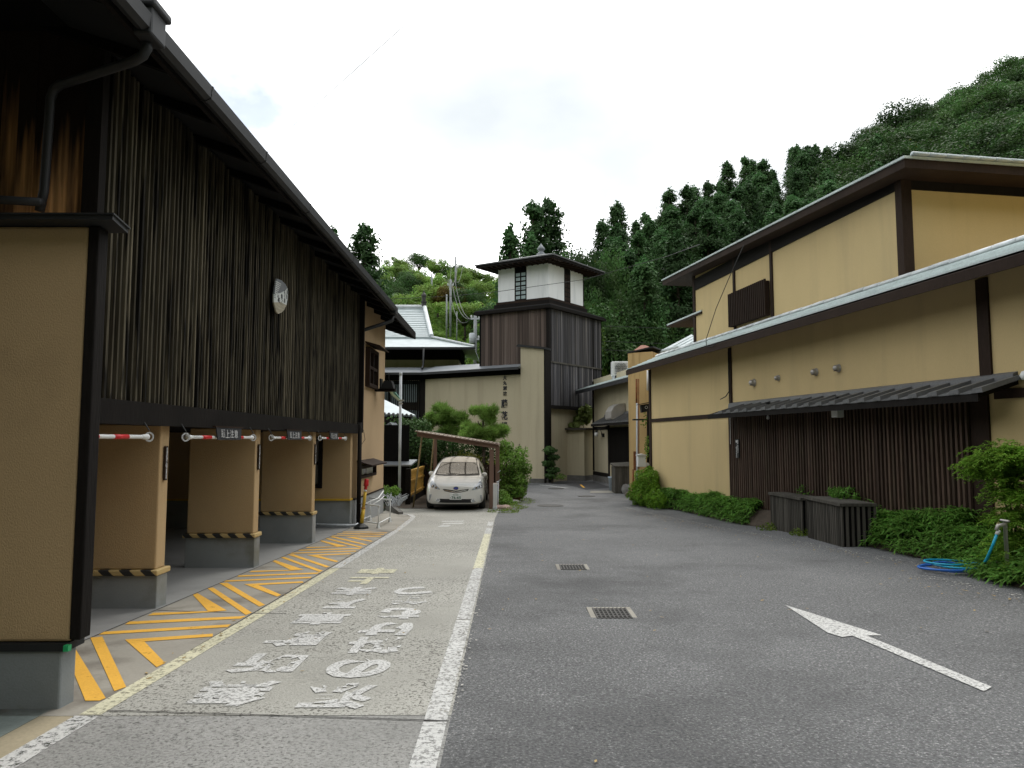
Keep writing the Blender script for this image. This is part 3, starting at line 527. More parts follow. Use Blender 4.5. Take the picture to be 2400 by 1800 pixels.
gut = MB().prism([(XE+.016+a, -12, ZE-.02+b) for a, b in prof], (0, 29.6, 0)).obj('gutter', PIPEG, roof)
for yy in (3.2, 6.4, 7.9, 9.7, 12.5, 15.2): MB().prism([(XE+.012+a*1.06, yy, ZE-.022+b*1.1) for a, b in prof[:6]], (0, .03, 0)).obj('gutter_clip', PIPEG, gut)
hop = MB().box(XE+.005, XE+.15, 5.26, 5.50, ZE-.12, ZE+.12).box(XE-.01, XE+.18, 5.23, 5.53, ZE+.10, ZE+.17).obj('hopper', PIPEG, gut, bevel=.02)
MB().tube([(XE+.05, 5.40, ZE-.1), (XE+.05, 5.40, 4.58), (XE+.01, 5.42, 4.53), (XE-.08, 5.45, 4.50), (-3.80, 5.83, 4.50), (-3.87, 5.86, 4.47), (-3.90, 5.87, 4.40), (-3.92, 5.88, 3.6), (-3.95, 5.88, 3.42)], .038, 12).obj('downpipe', PIPEG, gut, True)
MB().tube([(-3.88, 5.80, 3.47), (-4.4, 5.8, 3.50), (-6.3, 5.8, 3.56)], .036, 12).obj('downpipe', PIPEG, gut, True)
hop2 = MB().box(XE+.01, XE+.15, 17.3, 17.62, ZE-.16, ZE+.05).obj('hopper', PIPEG, gut, bevel=.02)
MB().tube([(XE+.06, 17.46, ZE-.15), (XE+.02, 17.46, ZE-.30), (XE-.2, 17.3, ZE-.42), (-3.54, 17.12, ZE-.60), (-3.56, 17.1, 4.0)], .045, 10).obj('downpipe', PIPEG, gut, True)
MB().tube([(-3.50, 16.86, 1.9), (-3.50, 16.86, -.52)], .052, 12).obj('downpipe', DARK, gar, True)
MB().tube([(-4.6, 16.36, -.42), (-3.9, 16.34, -.44), (-3.46, 16.32, -.44), (-3.42, 16.4, -.42)], .03, 8).obj('drain_pipe', GALV, gar, True)
MB().tube([(-3.5, 16.6, 1.9), (-3.42, 16.9, 1.72), (-3.45, 17.25, 1.5), (-3.52, 17.1, 1.36), (-3.56, 16.9, 1.38)], .006, 5).obj('loose_cable', BLKRUB, gar, True)
# gable planks over the wing wall
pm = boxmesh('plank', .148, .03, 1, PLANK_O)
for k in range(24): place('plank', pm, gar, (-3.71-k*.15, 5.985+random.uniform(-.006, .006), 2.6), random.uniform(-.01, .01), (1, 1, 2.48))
MB().box(-7.4, -3.66, 6.0, 6.05, 1.7, 5.08).obj('gable_backing', BLACKW, gar)
# wing wall standing proud of the first bay
wg = thing('wing_wall', 'tan plastered wing wall with dark metal coping beside the first parking bay', 'wall', (-4.5, 4.6, -.14))
MB().box(-7.5, -2.70, 4.5, 4.66, .255, 2.87).obj('plaster_panel', pmat('wing wall plaster', (.43, .305, .165), .92, .06, .8, .06, 90, (1, 1, .6), .35, 120, stain=(.34, .24, .13), stain_scale=1.3, stain_lim=(.50, .76)), wg, bevel=.02)
MB().box(-7.5, -2.735, 4.485, 4.64, -.3, .205).obj('plinth', pmat('mossy base concrete', (.22, .24, .245), .85, .15, 1.5, .06, 80, bump=.1, stain=(.075, .075, .04), stain_scale=1.5, stain_lim=(.5, .70)), wg, bevel=.012)
MB().box(-7.5, -2.70, 4.47, 4.66, .207, .252).obj('flashing', METD, wg)
MB().box(-2.697, -2.628, 4.49, 4.60, .27, 2.868).obj('post', DARK, wg, bevel=.008)
_a, _b = on_y(264, 507, 4.36), on_y(300, 537, 4.66)
MB().prism([(-7.5, 4.36, 2.872), (_a.x, 4.36, 2.872), (_b.x, 4.66, 2.872), (-7.5, 4.66, 2.872)], (0, 0, .030)).prism([(-7.5, 4.35, 2.902), (_a.x+.012, 4.35, 2.902), (_b.x+.012, 4.67, 2.902), (-7.5, 4.67, 2.902)], (0, 0, .010)).obj('coping', METD, wg)
MB().box(-2.70, -2.67, 4.44, 4.475, .215, .25).obj('reflector', pmat('green reflector', (.02, .35, .12), .3, 0, 3, 0, 30, bump=0), wg)
# height bars hung in the bays
def height_bar(y0, y1, banner, label):
    y0, y1 = y0*.968, y1*.968; banner = banner and (banner[0]*.962, banner[1]*.962); x, z = -3.47, 1.525; t = thing('height_bar', label, 'height bar', (x, (y0+y1)/2, z), 'height limit bars hung in the parking bays')
    MB().tube([(x, y0+.12, z), (x, y1-.12, z)], .019, 12).obj('bar', CREAMP, t, True)
    n = 7; Lb = y1-y0-.3
    sm = MB().tube([(0, -Lb/n/2*.98, 0), (0, Lb/n/2*.98, 0)], .022, 12).mesh('red_sleeve', REDP, True)
    for k in range(1, n, 2): place('red_sleeve', sm, t, (x, y0+.15+Lb*(k+.5)/n, z))
    for yy in (y0, y1):
        ring = MB(); R, r = .040, .009; vs = []; nn, kk = 20, 8
        for a in range(nn):
            for b in range(kk):
                A, B = 2*math.pi*a/nn, 2*math.pi*b/kk; vs.append((x+math.sin(A)*(R+r*math.cos(B))*.55, yy+math.sin(A)*(R+r*math.cos(B))*.85, z+math.cos(A)*(R+r*math.cos(B))))
        ring.add(vs, [(a*kk+b, ((a+1) % nn)*kk+b, ((a+1) % nn)*kk+(b+1) % kk, a*kk+(b+1) % kk) for a in range(nn) for b in range(kk)]).obj('ring', CREAMP, t, True)
        s_ = 1 if yy == y0 else -1; MB().lathe([(.03, 0), (.026, .05*s_), (.019, .12*s_)], (x, yy+.04*s_, z), 10, 'y').obj('end_cone', CREAMP, t, True)
        MB().tube([(x, yy, z+.06), (x-.08, yy, z+.18)], .006, 5).obj('cord', BLKRUB, t)
    if banner:
        a, b = banner; xb = x+.045
        bn = MB().hexa([(xb-.005, a, 1.495), (xb+.006, a, 1.495), (xb+.006, b, 1.495), (xb-.005, b, 1.495), (xb-.02, a-.03, 1.645), (xb-.006, a-.03, 1.645), (xb-.006, b+.03, 1.645), (xb-.02, b+.03, 1.645)]).obj('banner', BANNER, t)
        MB().box(xb-.04, xb+.0, a-.06, b+.08, 1.642, 1.66).obj('banner_batten', BROWN, t)
        for k, ch in enumerate('頭上注意'): text('letter', ch, .15, BANNERW, bn, (xb+.006, a+(b-a)*(.20+.185*k), 1.568), (0, 1, 0), (-.08, 0, 1), .002, .002, fit=((b-a)*.155, .10))
height_bar(5.1, 7.14, None, 'red and white height bar without banner, in the bay behind the wing wall')
height_bar(7.95, 10.05, (8.76, 9.52), 'red and white height bar carrying the largest black banner')
height_bar(10.82, 12.92, (11.55, 12.3), 'red and white height bar with banner in the second bay from the wall end')
height_bar(13.62, 15.75, (14.3, 14.95), 'red and white height bar with banner in the bay before the window')
for k, y in enumerate(YP):
    z0, z1 = [(1.07, 1.43), (1.06, 1.43), (1.03, 1.41)][k]
    t = thing('name_plate', ['dark vertical plate on the end of the pier beside the first bay', 'dark vertical plate on the end of the middle pier', 'dark vertical plate on the end of the pier nearest the frosted window'][k], 'sign', (XF-.02, y+.1, z0), 'vertical plates on the piers')
    MB().box(XF-.034, XF-.016, y+.06, y+.12, z0, z1).obj('board', BROWN, t)
    for q, ch in enumerate('大丸別館藤花楼御宿泊者専用駐車場'): text('letter', ch, .021, LETTERW, t, (XF-.0145, y+.09, z1-.025-(z1-z0-.05)*q/15), (0, 1, 0), (0, 0, 1), .001, .0015)
# half-open fan ornament on the screen
fx = -3.49
def fp(c): p = on_x(620+c[0]/11.85, 620+c[1]/11.85, fx); return (p.y, p.z)
A = [(310, 390), (440, 440), (545, 545), (600, 650)]; Bc = [(540, 720), (400, 790), (230, 820)]; D = [(225, 1050), (420, 1045), (570, 1130)]
fan = thing('fan_ornament', 'painted metal hand fan ornament hung on the bamboo screen', 'wall ornament', (fx, 10.8, 3.6))
def plate(nm, pts, mat, dx): return MB().prism([(fx+dx, *fp(c)) for c in pts], (.02, 0, 0)).obj(nm, mat, fan)
fa = plate('upper_leaf', A+Bc+[(250, 650), (280, 470)], FANG, 0)
for k in range(7):
    c0 = (278-6*k, 455+52*k); plate('rib', [c0, (c0[0]+140-12*k, c0[1]+85-7*k), (c0[0]+135-12*k, c0[1]+102-7*k), (c0[0]-6, c0[1]+26)], FANW, .006)
plate('paper', [(600, 650)]+[(618, 760), (605, 960), (570, 1130)]+D[:2][::-1]+[(225, 1050), (226, 900), (230, 820), (400, 790), (540, 720)], FANW, .001)
plate('wave_band', [(570, 1130), (510, 1260), (440, 1330), (340, 1370), (290, 1310), (250, 1180), (225, 1050), (420, 1045)], FANB, .002)
for ch, u, v in [('三', 250, 870), ('々', 335, 880), ('藤', 440, 885), ('く', 520, 880), ('白', 575, 890), ('の', 345, 990), ('花', 365, 985), ('ラ', 445, 995), ('房', 515, 1000), ('も', 520, 770), ('川', 590, 770)]:
    y_, z_ = fp((u, v)); text('letter', ch, .075, LETTERK, fan, (fx+.023, y_, z_), (0, 1, 0), (0, 0, 1), .001, .001)
# lantern-like box lamp on the plaster, fluorescent lamp on its pole
p = on_x(880, 905, XF); t = thing('wall_lamp', 'dark box lamp with hook on bracket at the plastered wall', 'lamp', (XF, 19.3, 2.9))
MB().box(XF, XF+.55, 19.15, 19.4, 2.80, 2.87).obj('bracket', DARK, t); MB().prism([(XF+.18, 19.08, 2.87), (XF+.52, 19.08, 2.87), (XF+.46, 19.08, 3.08), (XF+.26, 19.08, 3.08)], (0, .4, 0)).obj('housing', METD, t)
MB().tube([(XF+.36, 19.28, 3.06), (XF+.36, 19.28, 3.24), (XF+.33, 19.28, 3.30), (XF+.27, 19.28, 3.29), (XF+.26, 19.28, 3.22)], .015, 6).obj('hook', METD, t, True); MB().box(XF+.14, XF+.18, 19.1, 19.4, 2.86, 3.14).obj('back_plate', METD, t)
t = thing('pipe_pole', 'pale grey steel pole beside the dark garden gate', 'pole', (-3.43, 22.7, -.62))
MB().tube([(-3.43, 22.7, -.7), (-3.43, 22.7, 3.58)], .042, 14).obj('pole', GALV, t, True); MB().lathe([(.042, 0), (.05, 0), (.05, .1), (.0, .11)], (-3.43, 22.7, 3.55), 14).obj('cap', GALV, t, True)
MB().box(-3.49, -3.33, 22.64, 22.76, 2.72, 2.77).box(-3.50, -3.36, 22.65, 22.75, 2.62, 2.66).obj('clamp', STEEL, t)
t = thing('fluorescent_lamp', 'slim fluorescent strip lamp clamped to the pale pole', 'lamp', (-3.5, 22.4, 2.8))
MB().tube([(-3.48, 22.62, 2.76), (-3.46, 21.2, 2.86), (-3.36, 20.2, 2.93)], .04, 8).obj('tube', pmat('fluorescent tube off', (.55, .62, .42), .35, 0, 2, 0, 30, bump=0), t, True)
MB().hexa([(-3.54, 22.6, 2.79), (-3.42, 22.6, 2.79), (-3.30, 20.1, 2.97), (-3.42, 20.1, 2.97), (-3.52, 22.6, 2.84), (-3.44, 22.6, 2.84), (-3.32, 20.1, 3.02), (-3.40, 20.1, 3.02)]).obj('reflector', pmat('lamp green enamel', (.16, .36, .30), .4, .1, 4, 0, 30, bump=0), t)
# post cone and rack
t = thing('flexible_post', 'yellow rubber post with red knob head and black base', 'bollard', (-3.3, 16.2, G(-3.3, 16.2)))
b0 = Vector((-3.3, 16.2, G(-3.3, 16.2))); ax = Vector((.07, .15, 1.0)).normalized()
MB().lathe([(.17, 0), (.165, .05), (.09, .10), (.05, .12)], b0, 8).obj('base', BLKRUB, t)
MB().tube([b0+ax*.1, b0+ax*.45], .044, 12, .042).obj('tube', YELP, t, True); MB().tube([b0+ax*.45, b0+ax*.84], .037, 12, .035).obj('tube', YELP, t, True); MB().tube([b0+ax*.44, b0+ax*.47], .05, 12).obj('collar', pmat('worn amber tape', (.45, .22, .04), .6, .1, 5, .05, 40, bump=0), t, True)
MB().tube([b0+ax*.83, b0+ax*.87], .036, 12).obj('white_band', CREAMP, t, True)
MB().tube([b0+ax*.87, b0+ax*.94, b0+ax*1.0, b0+ax*1.06, b0+ax*1.09], .036, 12).obj('neck', REDP, t, True); MB().tube([b0+ax*.955, b0+ax*1.0, b0+ax*1.05, b0+ax*1.09, b0+ax*1.115], .058, 14, .044).obj('head', REDP, t, True)
t = thing('steel_rack', 'white tubular trestle rack left beside the base of the plastered wall', 'rack', (-3.2, 17, -.55))
def wt(nm, pts, r=.014): MB().tube(pts, r, 6).obj(nm, WHITEP, t, True)
c = [(-3.52, 16.9), (-2.93, 16.3), (-3.52, 18.4), (-2.93, 17.9)]
for x, y in c:
    g = G(x, y); wt('leg', [(x, y, g+.1), (x, y, .0)]); MB().lathe([(.055, 0), (.05, .01), (.012, .14)], (x, y, g), 4).obj('foot', WHITEP, t)
wt('crossbar', [(-3.56, 16.95, .0), (-2.90, 16.27, .0)], .018); wt('crossbar', [(-3.56, 18.45, .0), (-2.90, 17.87, .0)], .018); wt('side_bar', [(-3.52, 16.9, -.42), (-3.52, 18.4, -.45)]); wt('side_bar', [(-2.93, 16.3, -.4), (-2.93, 17.9, -.43)])
wt('arm', [(-3.3, 16.7, .02), (-3.1, 17.2, .10), (-3.05, 17.6, .24)]); wt('arm', [(-3.12, 16.5, .0), (-3.0, 16.8, .08), (-2.98, 17.3, .14)], .01); wt('crossbar', [(-3.5, 16.9, -.4), (-2.93, 16.32, -.4)])
MB().prism([(-3.65, 21.5, -.65), (-3.05, 20.1, -.65), (-3.05, 20.1, -.52), (-3.65, 21.5, -.36)], (.12, .05, 0)).obj('kerb_stone', STONE, at=(-3.4, 20.8, -.6), label='sloping concrete kerb stone at the corner of the plastered wall', category='kerb stone')

# ------------------------------------------------------------------ the ochre inn with its two storeys
inn = thing('ochre_inn', 'two-storey ochre plastered inn with brown posts and pale tiled roofs', 'building', RL(14, -3, -.4))
S0, S1 = -12.0, 23.72  # near end lengthened unseen behind the eye to cut light from there
def rb(s0, s1, o0, o1, z0, z1): return MB().lbox(lambda a, b, c: RL(a, b, c), s0, s1, o0, o1, z0, z1)
rb(S0, S1, -8, 0, -.7, 4.05).obj('lower_wall', PLASTER_R, inn)
pw = {}
for s_, wd, z0, z1 in [(S1-.06, .16, -.3, 3.8), (17.93, .13, 2.3, 3.8), (10.12, .2, 2.3, 3.8), (10.27, .32, -.4, 2.2)]:
    rb(s_-wd/2, s_+wd/2, -.03, .035, z0, z1).obj('post', BROWN, inn)
rb(18.0, S1-.14, -.02, .03, 2.06, 2.17).obj('band', BROWN, inn); rb(S0, 10.0, -.02, .03, 2.06, 2.19).obj('band', BROWN, inn)
# slatted screen
rb(10.42, 17.99, -.02, .012, -.1, 2.2).obj('screen_backing', BLACKW, inn)
sm = boxmesh('slat', .043, .045, 2.22, SLAT_R); s_ = 10.47
while s_ < 17.97:
    place('slat', sm, inn, RL(s_, .055+random.uniform(-.004, .004), -.06), ROTR+random.uniform(-.03, .03)); s_ += .0985
for s_ in (14.5, 12.5): rb(s_-.06, s_+.06, .012, .07, -.05, 2.15).obj('screen_post', BROWN, inn)
# canopy of smoked tiles over the screen
cy = MB()
def canopy(tree, s0, s1, o1, zt, zb, step, nm='canopy', F=None):
    def cp(s, t, h): o = .0+o1*t; return (F or RL)(s, o, zt+(zb-zt)*t+h)
    c_ = MB().hexa([cp(s0, 0, -.05), cp(s1, 0, -.05), cp(s1, 1, -.05), cp(s0, 1, -.05), cp(s0, 0, .015), cp(s1, 0, .015), cp(s1, 1, .015), cp(s0, 1, .015)]).obj(nm, DARK, tree)
    n = int((s1-s0)/step)
    for k in range(n):
        a = s0+k*step
        MB().hexa([cp(a+.012, 0, .018), cp(a+step-.012, 0, .018), cp(a+step-.012, 1.03, .018), cp(a+.012, 1.03, .018), cp(a+.012, 0, .045), cp(a+step-.012, 0, .03), cp(a+step-.012, 1.03, .03), cp(a+.012, 1.03, .052)]).obj('tile', ROOFD, c_)
        MB().hexa([cp(a-step*.25, 0, .03), cp(a+step*.25, 0, .03), cp(a+step*.25, 1.05, .03), cp(a-step*.25, 1.05, .03), cp(a-step*.22, 0, .085), cp(a+step*.19, 0, .075), cp(a+step*.19, 1.05, .085), cp(a-step*.22, 1.05, .10)]).obj('batten', ROOFD, c_)
    MB().hexa([cp(s0, 0, .0), cp(s1, 0, .0), cp(s1, .14, .0), cp(s0, .14, .0), cp(s0, 0, .13), cp(s1, 0, .13), cp(s1, .12, .12), cp(s0, .12, .12)]).obj('ridge_cap', ROOFD, c_)
    MB().hexa([cp(s0, .97, -.09), cp(s1, .97, -.09), cp(s1, 1.02, -.09), cp(s0, 1.02, -.09), cp(s0, .97, .018), cp(s1, .97, .018), cp(s1, 1.02, .018), cp(s0, 1.02, .018)]).obj('fascia', DARK, c_)
    return c_
canopy(inn, 9.62, 17.95, .62, 2.29, 2.10, .40)
for k in range(6): rb(11+1.25*k, 11.06+1.25*k, .06, .52, 2.04, 2.09).obj('bracket', DARK, inn)
# lower roof: stepped tile courses, fascia and ridge tiles
EO = .68; ZL = 3.80
def lr(s, t, h): return RL(s, EO-t*(EO+.30), ZL+t*.42+h)
lo_ = MB().hexa([lr(S0, 0, -.16), lr(24.0, 0, -.16), lr(24.0, .97, -.16), lr(S0, .97, -.16), lr(S0, 0, .0), lr(24.0, 0, .0), lr(23.75, .97, .0), lr(S0, .97, .0)]).obj('lower_roof', BROWN, inn)
NCO = 6
for k in range(NCO):
    t0, t1 = k/NCO, (k+1.15)/NCO; e0, e1 = 24.05-.3*t0, 24.05-.3*t1
    MB().hexa([lr(S0, t0, .030), lr(e0, t0, .030), lr(e1, t1, .004), lr(S0, t1, .004), lr(S0, t0, .058), lr(e0, t0, .058), lr(e1, t1, .014), lr(S0, t1, .014)]).obj('tile_course', ROOFT, lo_)
rm = MB(); rm.prism([(0, .11*math.cos(a), .0+.085*math.sin(a)) for a in np.linspace(0, math.pi, 7)], (.40, 0, 0)); rmesh = rm.mesh('ridge_tile', RIDGET, True)
s_ = S0
while s_ < 23.4: q = lr(s_, .99, .015+random.uniform(0, .012)); place('ridge_tile', rmesh, lo_, q, ROTR+random.uniform(-.012, .012)); s_ += .41
fb = MB().hexa([lr(S0, -.03, -.15), lr(24.03, -.03, -.15), lr(24.03, .0, -.15), lr(S0, .0, -.15), lr(S0, -.03, .0), lr(24.03, -.03, .0), lr(24.03, 0, .0), lr(S0, 0, .0)]).obj('fascia', BROWN, lo_)
MB().hexa([lr(24.0, 0, -.17), lr(24.05, 0, -.17), lr(24.05, 1, -.17), lr(24.0, 1, -.17), lr(24.0, 0, .03), lr(24.05, 0, .03), lr(23.8, 1, .03), lr(23.75, 1, .03)]).obj('verge', BROWN, lo_)
# upper storey
UN, UF, UO = 12.1, 20.85, -.35
pA_, pB_ = on_r(2121, 392, .04), on_r(1553, 669, .04); sA_, sB_ = sR(pA_), sR(pB_)
def uz(s): return pA_.z+(s-sA_)/(sB_-sA_)*(pB_.z-pA_.z)
rb(UN, UF, -9, UO, 3.9, 6.3).obj('upper_wall', PLASTER_R, inn)
for s_, wd in [(UF-.05, .13), (18.3, .10), (16.45, .10)]: rb(s_-wd/2, s_+wd/2, UO-.03, UO+.035, 4.0, 6.3).obj('post', BROWN, inn)
rb(UN-.05, UN+.11, UO-.15, UO+.05, 4.0, 6.3).obj('corner_post', BROWN, inn)
rb(UN+.11, UF-.12, UO-.02, UO+.03, uz(UN)-.14, uz(UN)+.2).obj('band', DARK, inn); rb(UN-.025, UN+.02, -9, UO-.15, uz(UN)-.16, uz(UN)+.1).obj('band', DARK, inn)
ur = MB()
def ue(s, o, h): return RL(s, o, uz(s)+h)
sa, sb, oa, ob = sA_, sB_, .04, -9.6; sc_ = (sa+sb)/2
ur.hexa([ue(sa, oa, 0), ue(sb, oa, 0), ue(sb, ob, 0), ue(sa, ob, 0), ue(sa, oa, .15), ue(sb, oa, .15), ue(sb, ob, .15), ue(sa, ob, .15)])
uro = ur.obj('upper_roof', BROWN, inn)
def hip(h, ex): return [RL(sa-ex, oa+ex, uz(sa)+h), RL(sb+ex, oa+ex, uz(sb)+h), RL(sb+ex, ob-ex, uz(sb)+h), RL(sa-ex, ob-ex, uz(sa)+h), RL(sc_-.6, -4.7, 8.1+h-.2), RL(sc_+.6, -4.7, 8.1+h-.2)]
a = hip(.15, .03); b_ = hip(.19, .03); MB().add(a+b_, [(0, 1, 7, 6), (1, 2, 8, 7), (2, 3, 9, 8), (3, 0, 6, 9), (6, 7, 11, 10), (7, 8, 11), (8, 9, 10, 11), (9, 6, 10), (3, 2, 1, 0)]).obj('tile_field', ROOFT, uro)
rn = MB(); rn.prism([(0, .05*math.cos(t), .02+.06*math.sin(t)) for t in np.linspace(0, math.pi, 6)], (.30, 0, 0)); em = rn.mesh('eave_tile', ROOFW, True)
for k in range(32): place('eave_tile', em, uro, RL(sa-.05, oa-.1-k*.31, uz(sa)+.175), ROTR-math.pi/2)
# lattice box on the upper wall
la = rb(16.55, 18.42, UO+.02, UO+.10, 4.4, 5.22).obj('lattice_box', BROWN, inn)
sm = boxmesh('slat', .038, .05, .86, BROWN)
for k in range(21): place('slat', sm, la, RL(16.56+k*.091, UO+.13, 4.4), ROTR)
for (u, v, sc) in [(1768, 897, .85), (1825, 886, .65), (1913, 872, .75), (1966, 863, .75)]:
    p = on_r(u, v, .0); hv = MB(); prof_ = [(.105, .0), (.105, .02), (.085, .025), (.085, .07), (.074, .115), (.045, .145), (.0, .155)]
    hv.lathe([(r*sc, z*sc) for r, z in prof_], (0, 0, 0), 16, 'x'); hv.v = [tuple(p+nR*v_[0]+dR*v_[1]+Vector((0, 0, v_[2]))) for v_ in hv.v]
    h_ = hv.obj('vent_hood', STEEL, inn, True); q = p+nR*.09*sc+Vector((0, 0, -.075*sc)); MB().lathe([(0, 0), (.06*sc, .0), (.0, .01)], q, 12).obj('louvre', BLKPL, h_)
# near end wall lamp at the frame's edge, utility box under the canopy, signs
p = on_r(2404, 880, .05); t = thing('globe_lamp', 'white globe lamp on the wall past the end of the dark canopy', 'lamp', p); MB().lathe([(0, -.07), (.045, -.055), (.07, 0), (.045, .055), (0, .07)], p, 14).obj('globe', WHITEP, t, True); MB().tube([p-nR*.1, p], .02, 8).obj('stem', METD, t)
p = on_r(1963, 968, .36); t = thing('junction_box', 'small white square box under the canopy eave', 'utility box', p)
MB().lbox(lambda a, b, c: p+dR*a+nR*b+Vector((0, 0, c)), -.09, .09, -.07, .07, -.08, .09).obj('case', CREAMP, t, bevel=.01); MB().lbox(lambda a, b, c: p+dR*a+nR*b+Vector((0, 0, c)), -.02, .02, -.02, .02, .09, .3).obj('stem', METD, t)
p = on_r(1800, 978, .35); t = thing('ball_fitting', 'tiny white lamp fitting below the canopy beside the box', 'lamp', p); MB().lathe([(0, -.05), (.035, -.03), (.03, .02), (.012, .05), (.012, .3)], p, 10).obj('shade', CREAMP, t, True); MB().lathe([(.02, .28), (.05, .3), (.05, .33)], p, 8).obj('rose', METD, t)
t = thing('entrance_sign', 'narrow dark sign with white arrow and vertical lettering on the slats', 'sign', on_r(1729, 1072, .1))
p = on_r(1729, 1050, .10); zz0, zz1 = on_r(1729, 1073, .1).z, on_r(1729, 1029, .1).z
def lf(pp): return lambda a, b, c: Vector((pp.x, pp.y, 0))+dR*a+nR*b+Vector((0, 0, c))
MB().lbox(lf(p), -.075, .085, -.01, .012, zz0, zz1).obj('board', METD, t)
MB().lathe([(0, 0), (.03, 0), (.03, .003), (0, .003)], (0, 0, 0), 16, 'x'); dsc = MB().lathe([(0, 0), (.034, 0), (.034, .003), (0, .003)], (0, 0, 0), 16, 'x'); dsc.v = [tuple(p+nR*(v_[0]+.013)+dR*(v_[1]+.035)+Vector((0, 0, v_[2]+zz1-p.z-.06))) for v_ in dsc.v]; dsc.obj('emblem', LETTERW, t)
for q, ch in enumerate('受付'): text('letter', ch, .05, LETTERW, t, p+nR*.014-dR*.035+Vector((0, 0, zz1-p.z-.045-q*.055)), -dR, (0, 0, 1), .001, .003)
for col_, body in ((.035, '御用の方は矢印の方へ'), (-.035, '受付は奥です')):
    for q, ch in enumerate(body): text('letter', ch, .034, LETTERW, t, p+nR*.014+dR*col_+Vector((0, 0, zz1-p.z-.165-q*.031)), -dR, (0, 0, 1), .001, .002)
p = on_r(1713, 1010, .04); zb_, zt_ = on_r(1713, 1041, .04).z, on_r(1713, 979, .04).z; o = MB().lbox(lf(p), -.02, .03, -.01, .02, zb_, zt_).obj('white_strip', CREAMP, inn)
MB().tube([RL(17.93, .06, 3.7), RL(17.93, .06, 2.7), RL(18.1, .07, 2.58), RL(18.3, .12, 2.52)], .012, 6).obj('cable', BLKRUB, inn, True)
q0, q1, q2 = on_r(1743, 575, .32), on_r(1655, 795, .72), on_r(1656, 812, .74)
MB().tube([q0, q0.lerp(q1, .33)+nR*.04, q0.lerp(q1, .66)+nR*.06, q1, q2, on_r(1670, 812, .74), on_r(1678, 805, .7)], .009, 5).obj('service_cable', BLKRUB, inn, True)
# pillar with flue cap, pipes and boxes at the far corner
pil = thing('flue_pillar', 'orange stained plaster pillar with pipes and a red flue cap', 'chimney', (4.6, 25, -.6))
pa, pb = on_y(1478, 1160, 25.0), on_y(1523, 1160, 24.6)
MB().prism([(pa.x, 25.2, -.8), (pa.x+.78, 24.75, -.8), (pa.x+1.5, 26.0, -.8), (pa.x+.6, 26.4, -.8)], (0, 0, 5.38)).obj('shaft', pmat('orange stained plaster', (.47, .335, .155), .9, .12, 1, .06, 80, (1, 1, .3), .1, stain=(.22, .13, .05), stain_scale=1.6, stain_lim=(.50, .7), stain_stretch=(2, 2, .15)), pil)
MB().prism([(pa.x-.03, 25.2, 4.56), (pa.x+.81, 24.70, 4.72), (pa.x+1.53, 26.0, 4.72), (pa.x+.6, 26.45, 4.56)], (0, 0, .05)).obj('coping', METD, pil)
fx_, fy_ = pa.x+.75, 26.2
MB().box(fx_-.28, fx_+.28, fy_-.28, fy_+.28, 4.3, 4.72).obj('flue', BLACKW, pil); MB().add([(fx_-.42, fy_-.42, 4.72), (fx_+.42, fy_-.42, 4.72), (fx_+.42, fy_+.42, 4.72), (fx_-.42, fy_+.42, 4.72), (fx_-.42, fy_-.42, 4.76), (fx_+.42, fy_-.42, 4.76), (fx_+.42, fy_+.42, 4.76), (fx_-.42, fy_+.42, 4.76), (fx_-.08, fy_, 5.0), (fx_+.08, fy_, 5.0)], [(3, 2, 1, 0), (0, 1, 5, 4), (1, 2, 6, 5), (2, 3, 7, 6), (3, 0, 4, 7), (4, 5, 9, 8), (5, 6, 9), (6, 7, 8, 9), (7, 4, 8)]).obj('flue_cap', REDROOF, pil)
def vp(u, Y, v0, v1, r, mat, nm, par): a, b = on_y(u, v0, Y), on_y(u, v1, Y); return MB().tube([a, b], r, 8).obj(nm, mat, par, True)
vp(1492, 24.7, 888, 945, .035, RUST, 'rusty_pipe', pil); vp(1493, 24.62, 945, 1148, .032, GALV, 'drain_pipe', pil); vp(1497, 24.7, 888, 1110, .02, RUST, 'rusty_pipe', pil); vp(1519, 24.3, 868, 915, .05, CREAMP, 'white_pipe', pil); vp(1519, 24.3, 960, 1120, .045, DARK, 'drain_pipe', pil); vp(1484, 24.9, 1100, 1150, .03, RUST, 'rusty_pipe', pil)
a_ = on_y(1505, 982, 24.4); MB().box(a_.x-.32, a_.x+.26, 24.25, 24.5, a_.z-.05, a_.z).obj('shelf', METD, pil)
MB().box(*[f for c_ in [(on_y(1484, 1058, 24.8).x, on_y(1490, 1058, 24.8).x)] for f in c_], 24.72, 24.78, on_y(1487, 1102, 24.8).z, on_y(1487, 1058, 24.8).z).obj('red_panel', RUST, pil)
p = on_y(1503, 1080, 24.2); t = thing('meter_box', 'grey meter box on the pipes at the orange pillar', 'utility box', p); MB().box(p.x-.13, p.x+.14, 24.1, 24.36, p.z-.2, p.z+.18).obj('case', CREAMP, t, bevel=.01); MB().prism([(p.x-.16, 24.06, p.z+.18), (p.x+.17, 24.06, p.z+.18), (p.x+.17, 24.06, p.z+.20), (p.x+.02, 24.06, p.z+.24), (p.x-.16, 24.06, p.z+.20)], (0, .32, 0)).obj('lid', CREAMP, t); MB().lathe([(0, 0), (.06, 0), (.06, .08), (0, .08)], (p.x+.2, 24.15, p.z-.12), 12, 'y').obj('gauge', GALV, t)
